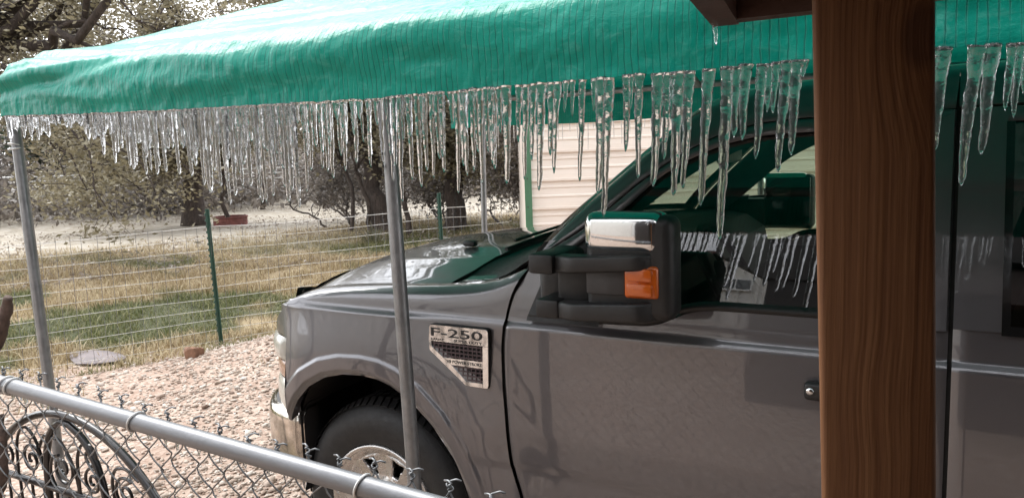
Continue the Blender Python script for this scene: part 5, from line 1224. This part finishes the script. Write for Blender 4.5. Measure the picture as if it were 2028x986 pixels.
pl_ = tree('sapling', (-16.6, 13.95), 'young tree growing in the rusty round planter', 'sapling', None, seed=41, trunk_r=.062, trunk_h=2.0, lean=(.05, 0), crown=((0, 0, 2.6, 1.0, 1.0, .7), (0, 0, 3.6, 1.0, 1.0, .7)), n_limb=10, n_twig=5, n_sub=3, leaves=12, leaf=.07, clump=.26)
V, F = lathe([(.40, 0), (.43, .0), (.43, .20), (.455, .215), (.455, .24), (.41, .24), (.40, .12), (0, .12)], (-16.6, 13.95, .0), 40, 'z'); tag(mk('planter', V, F, M['rust'], None, True, 40), 'low rusty round metal planter ring around the young tree', 'planter')
# chain hanging on the stout oak
mb = MB(); q = np.random.default_rng(3)
for i in range(26):
    t = i/25; cxx = -8.40+.02*math.sin(i); zz = 1.55-1.45*t; a_ = (i % 2)*math.pi/2; ps = [(cxx-.10*t+.020*math.cos(u_)*math.cos(a_), 12.53+.020*math.cos(u_)*math.sin(a_), zz+.036*math.sin(u_)) for u_ in np.linspace(0, 2*math.pi, 11)]; mb.tube(ps, .008, 5, False)
tag(mb.build('chain', M['dark_post'], None), 'dark iron chain hanging down the stout oak trunk', 'chain')
# yucca by the fence
mb = MB(); q = np.random.default_rng(9); yc = np.array([-9.2, 10.9, 0])
for i in range(70):
    a_ = q.uniform(0, 2*math.pi); el = q.uniform(.35, 1.35); L = q.uniform(.35, .62); d_ = np.array([math.cos(a_)*math.cos(el), math.sin(a_)*math.cos(el), math.sin(el)]); sd_ = np.array([-math.sin(a_), math.cos(a_), 0])*.011
    b0 = yc+d_*.05; mb.add([b0-sd_, b0+sd_, b0+d_*L*.6+sd_*.8+np.array([0, 0, -.02]), b0+d_*L+np.array([0, 0, -.06]), b0+d_*L*.6-sd_*.8+np.array([0, 0, -.02])], [(0, 1, 2, 4), (4, 2, 3)])
yu = mk('yucca_plant', mb.v, mb.f, M['yucca'], None, False); tag(yu, 'spiky yucca plant behind the wire fence by the middle leg', 'plant')
rock('tarp_bundle', (-21.2, 27.8, .2), (.55, .35, .25), 12, M['blue'], 'small pale blue bundle far off between the oaks', 'bundle')
# far field fence
ff = empty('field_fence', (-26.5, 14.7, 0), 'far field fence with dark posts and pale rails at left', 'fence')
FF = [(-34, 13.6), (-31.2, 14.05), (-28.26, 14.49), (-26.84, 14.70), (-25.3, 14.91), (-22.5, 16.6), (-20.0, 19.4), (-18.3, 22.5)]
for i, (x, y) in enumerate(FF): MB().tube([(x, y, 0), (x, y, 1.42)], .028, 6).build('post', M['dark_post'], ff)
for z, r in ((.45, .012), (.75, .012), (1.02, .014), (1.20, .016), (1.36, .030)):
    P = []
    for (a0, a1) in zip(FF[:-1], FF[1:]): P += [(a0[0]+(a1[0]-a0[0])*t, a0[1]+(a1[1]-a0[1])*t, z) for t in np.linspace(0, 1, 5)[:-1]]
    MB().tube(P, r, 5).build('rail', M['ice_wire'] if r > .012 else M['dark_post'], ff)
# the far wood: one grey-brown mass of bare brush and trees
q = np.random.default_rng(77); mb = MB(); C = []
for i in range(150):
    az = R_(q.uniform(-80, -22)); d_ = q.uniform(38, 72); x, y = d_*math.sin(az), d_*math.cos(az)
    h_ = q.uniform(3.5, 7.5); r_ = q.uniform(.08, .2); P, rr_ = limb((x, y, 0), (x+q.normal(0, .5), y+q.normal(0, .5), h_*.7), r_, r_*.4, q, .08, 6); mb.tube(P, rr_, 5)
    nb = 620; e = q.normal(size=(nb, 3))*np.array([1.7, 1.7, h_*.26]); cc = np.array([x, y, h_*.52])+e; C.append(cc[cc[:, 2] > .1])
for i in range(230):
    az = R_(q.uniform(-80, -22)); d_ = q.uniform(27, 44); x, y = d_*math.sin(az), d_*math.cos(az); e = np.abs(q.normal(size=(280, 3)))*np.array([1, 1, .75])*np.sign(q.normal(size=(280, 3)))*np.array([1.2, 1.2, 1]); e[:, 2] = np.abs(e[:, 2]); C.append(np.array([x, y, .1])+e)
C = np.concatenate(C); V, F = leaf_quads(C, .13, q, 1.0)
n0 = len(V); wd = mk('far_wood', V, F, M['brush'], None, False); tag(wd, 'grey-brown mass of leafless brush and trees in the distance', 'wood', kind='stuff')
wt = mb.build('trunks', M['bark_grey'], None); wt['kind'] = 'stuff'; wt.parent = wd; wt.matrix_parent_inverse = Matrix.Translation(-Vector(wd.location)); wt['label'] = 'grey trunks'
# leafy litter lying on the frosty yard
n = 16000; az = np.radians(rng.uniform(-68, -26, n)); d_ = 12+26*rng.random(n)**1.4; X_ = d_*np.sin(az); Y_ = d_*np.cos(az)
C = np.stack([X_, Y_, ground_z(X_, Y_)+.02+.05*rng.random(n)**3], -1); kp = (fdist(X_, Y_) > 3) & (vnoise(X_*.6, Y_*.6, 101) > .42); C = C[kp]
V, F = leaf_quads(C, .035, rng, .25); tag(mk('leaf_litter', V, F, M['litter'], None, False, recenter=False), 'fallen leaves and twigs littering the frosty yard', 'litter', kind='stuff')

# bare thorny brush between the oaks
BR = [(-13.2, 15.2, 'leafless thorny shrub right of the rusty planter'), (-11.9, 13.6, 'leafless shrub tangle left of the leaning oak'), (-10.9, 14.3, 'tangled bare shrub behind the leaning oak'), (-9.6, 14.0, 'tangled bare shrub between leaning oak and stout oak'), (-7.6, 13.4, 'bare brush right of the stout oak'), (-6.9, 12.6, 'bare brush by the building corner'), (-15.0, 17.5, 'far bare shrub behind the planter'), (-22.5, 16.0, 'bare shrub beside the grey-barked oak'), (-20.5, 14.6, 'low bare shrub left of the thick-trunked oak')]
for i, (x, y, lb) in enumerate(BR):
    tree('bare_shrub', (x, y), lb, 'shrub', 'bare shrubs in the yard', seed=61+i, trunk_r=.03, trunk_h=.7, lean=(0, 0), stems=3, crown=((0, 0, 1.7, 1.0, 1.0, .8),), n_limb=16, n_twig=6, n_sub=4, leaves=4, leaf=.045, clump=.25, twig_r=.0065, mats=('bark_grey', 'brush'))
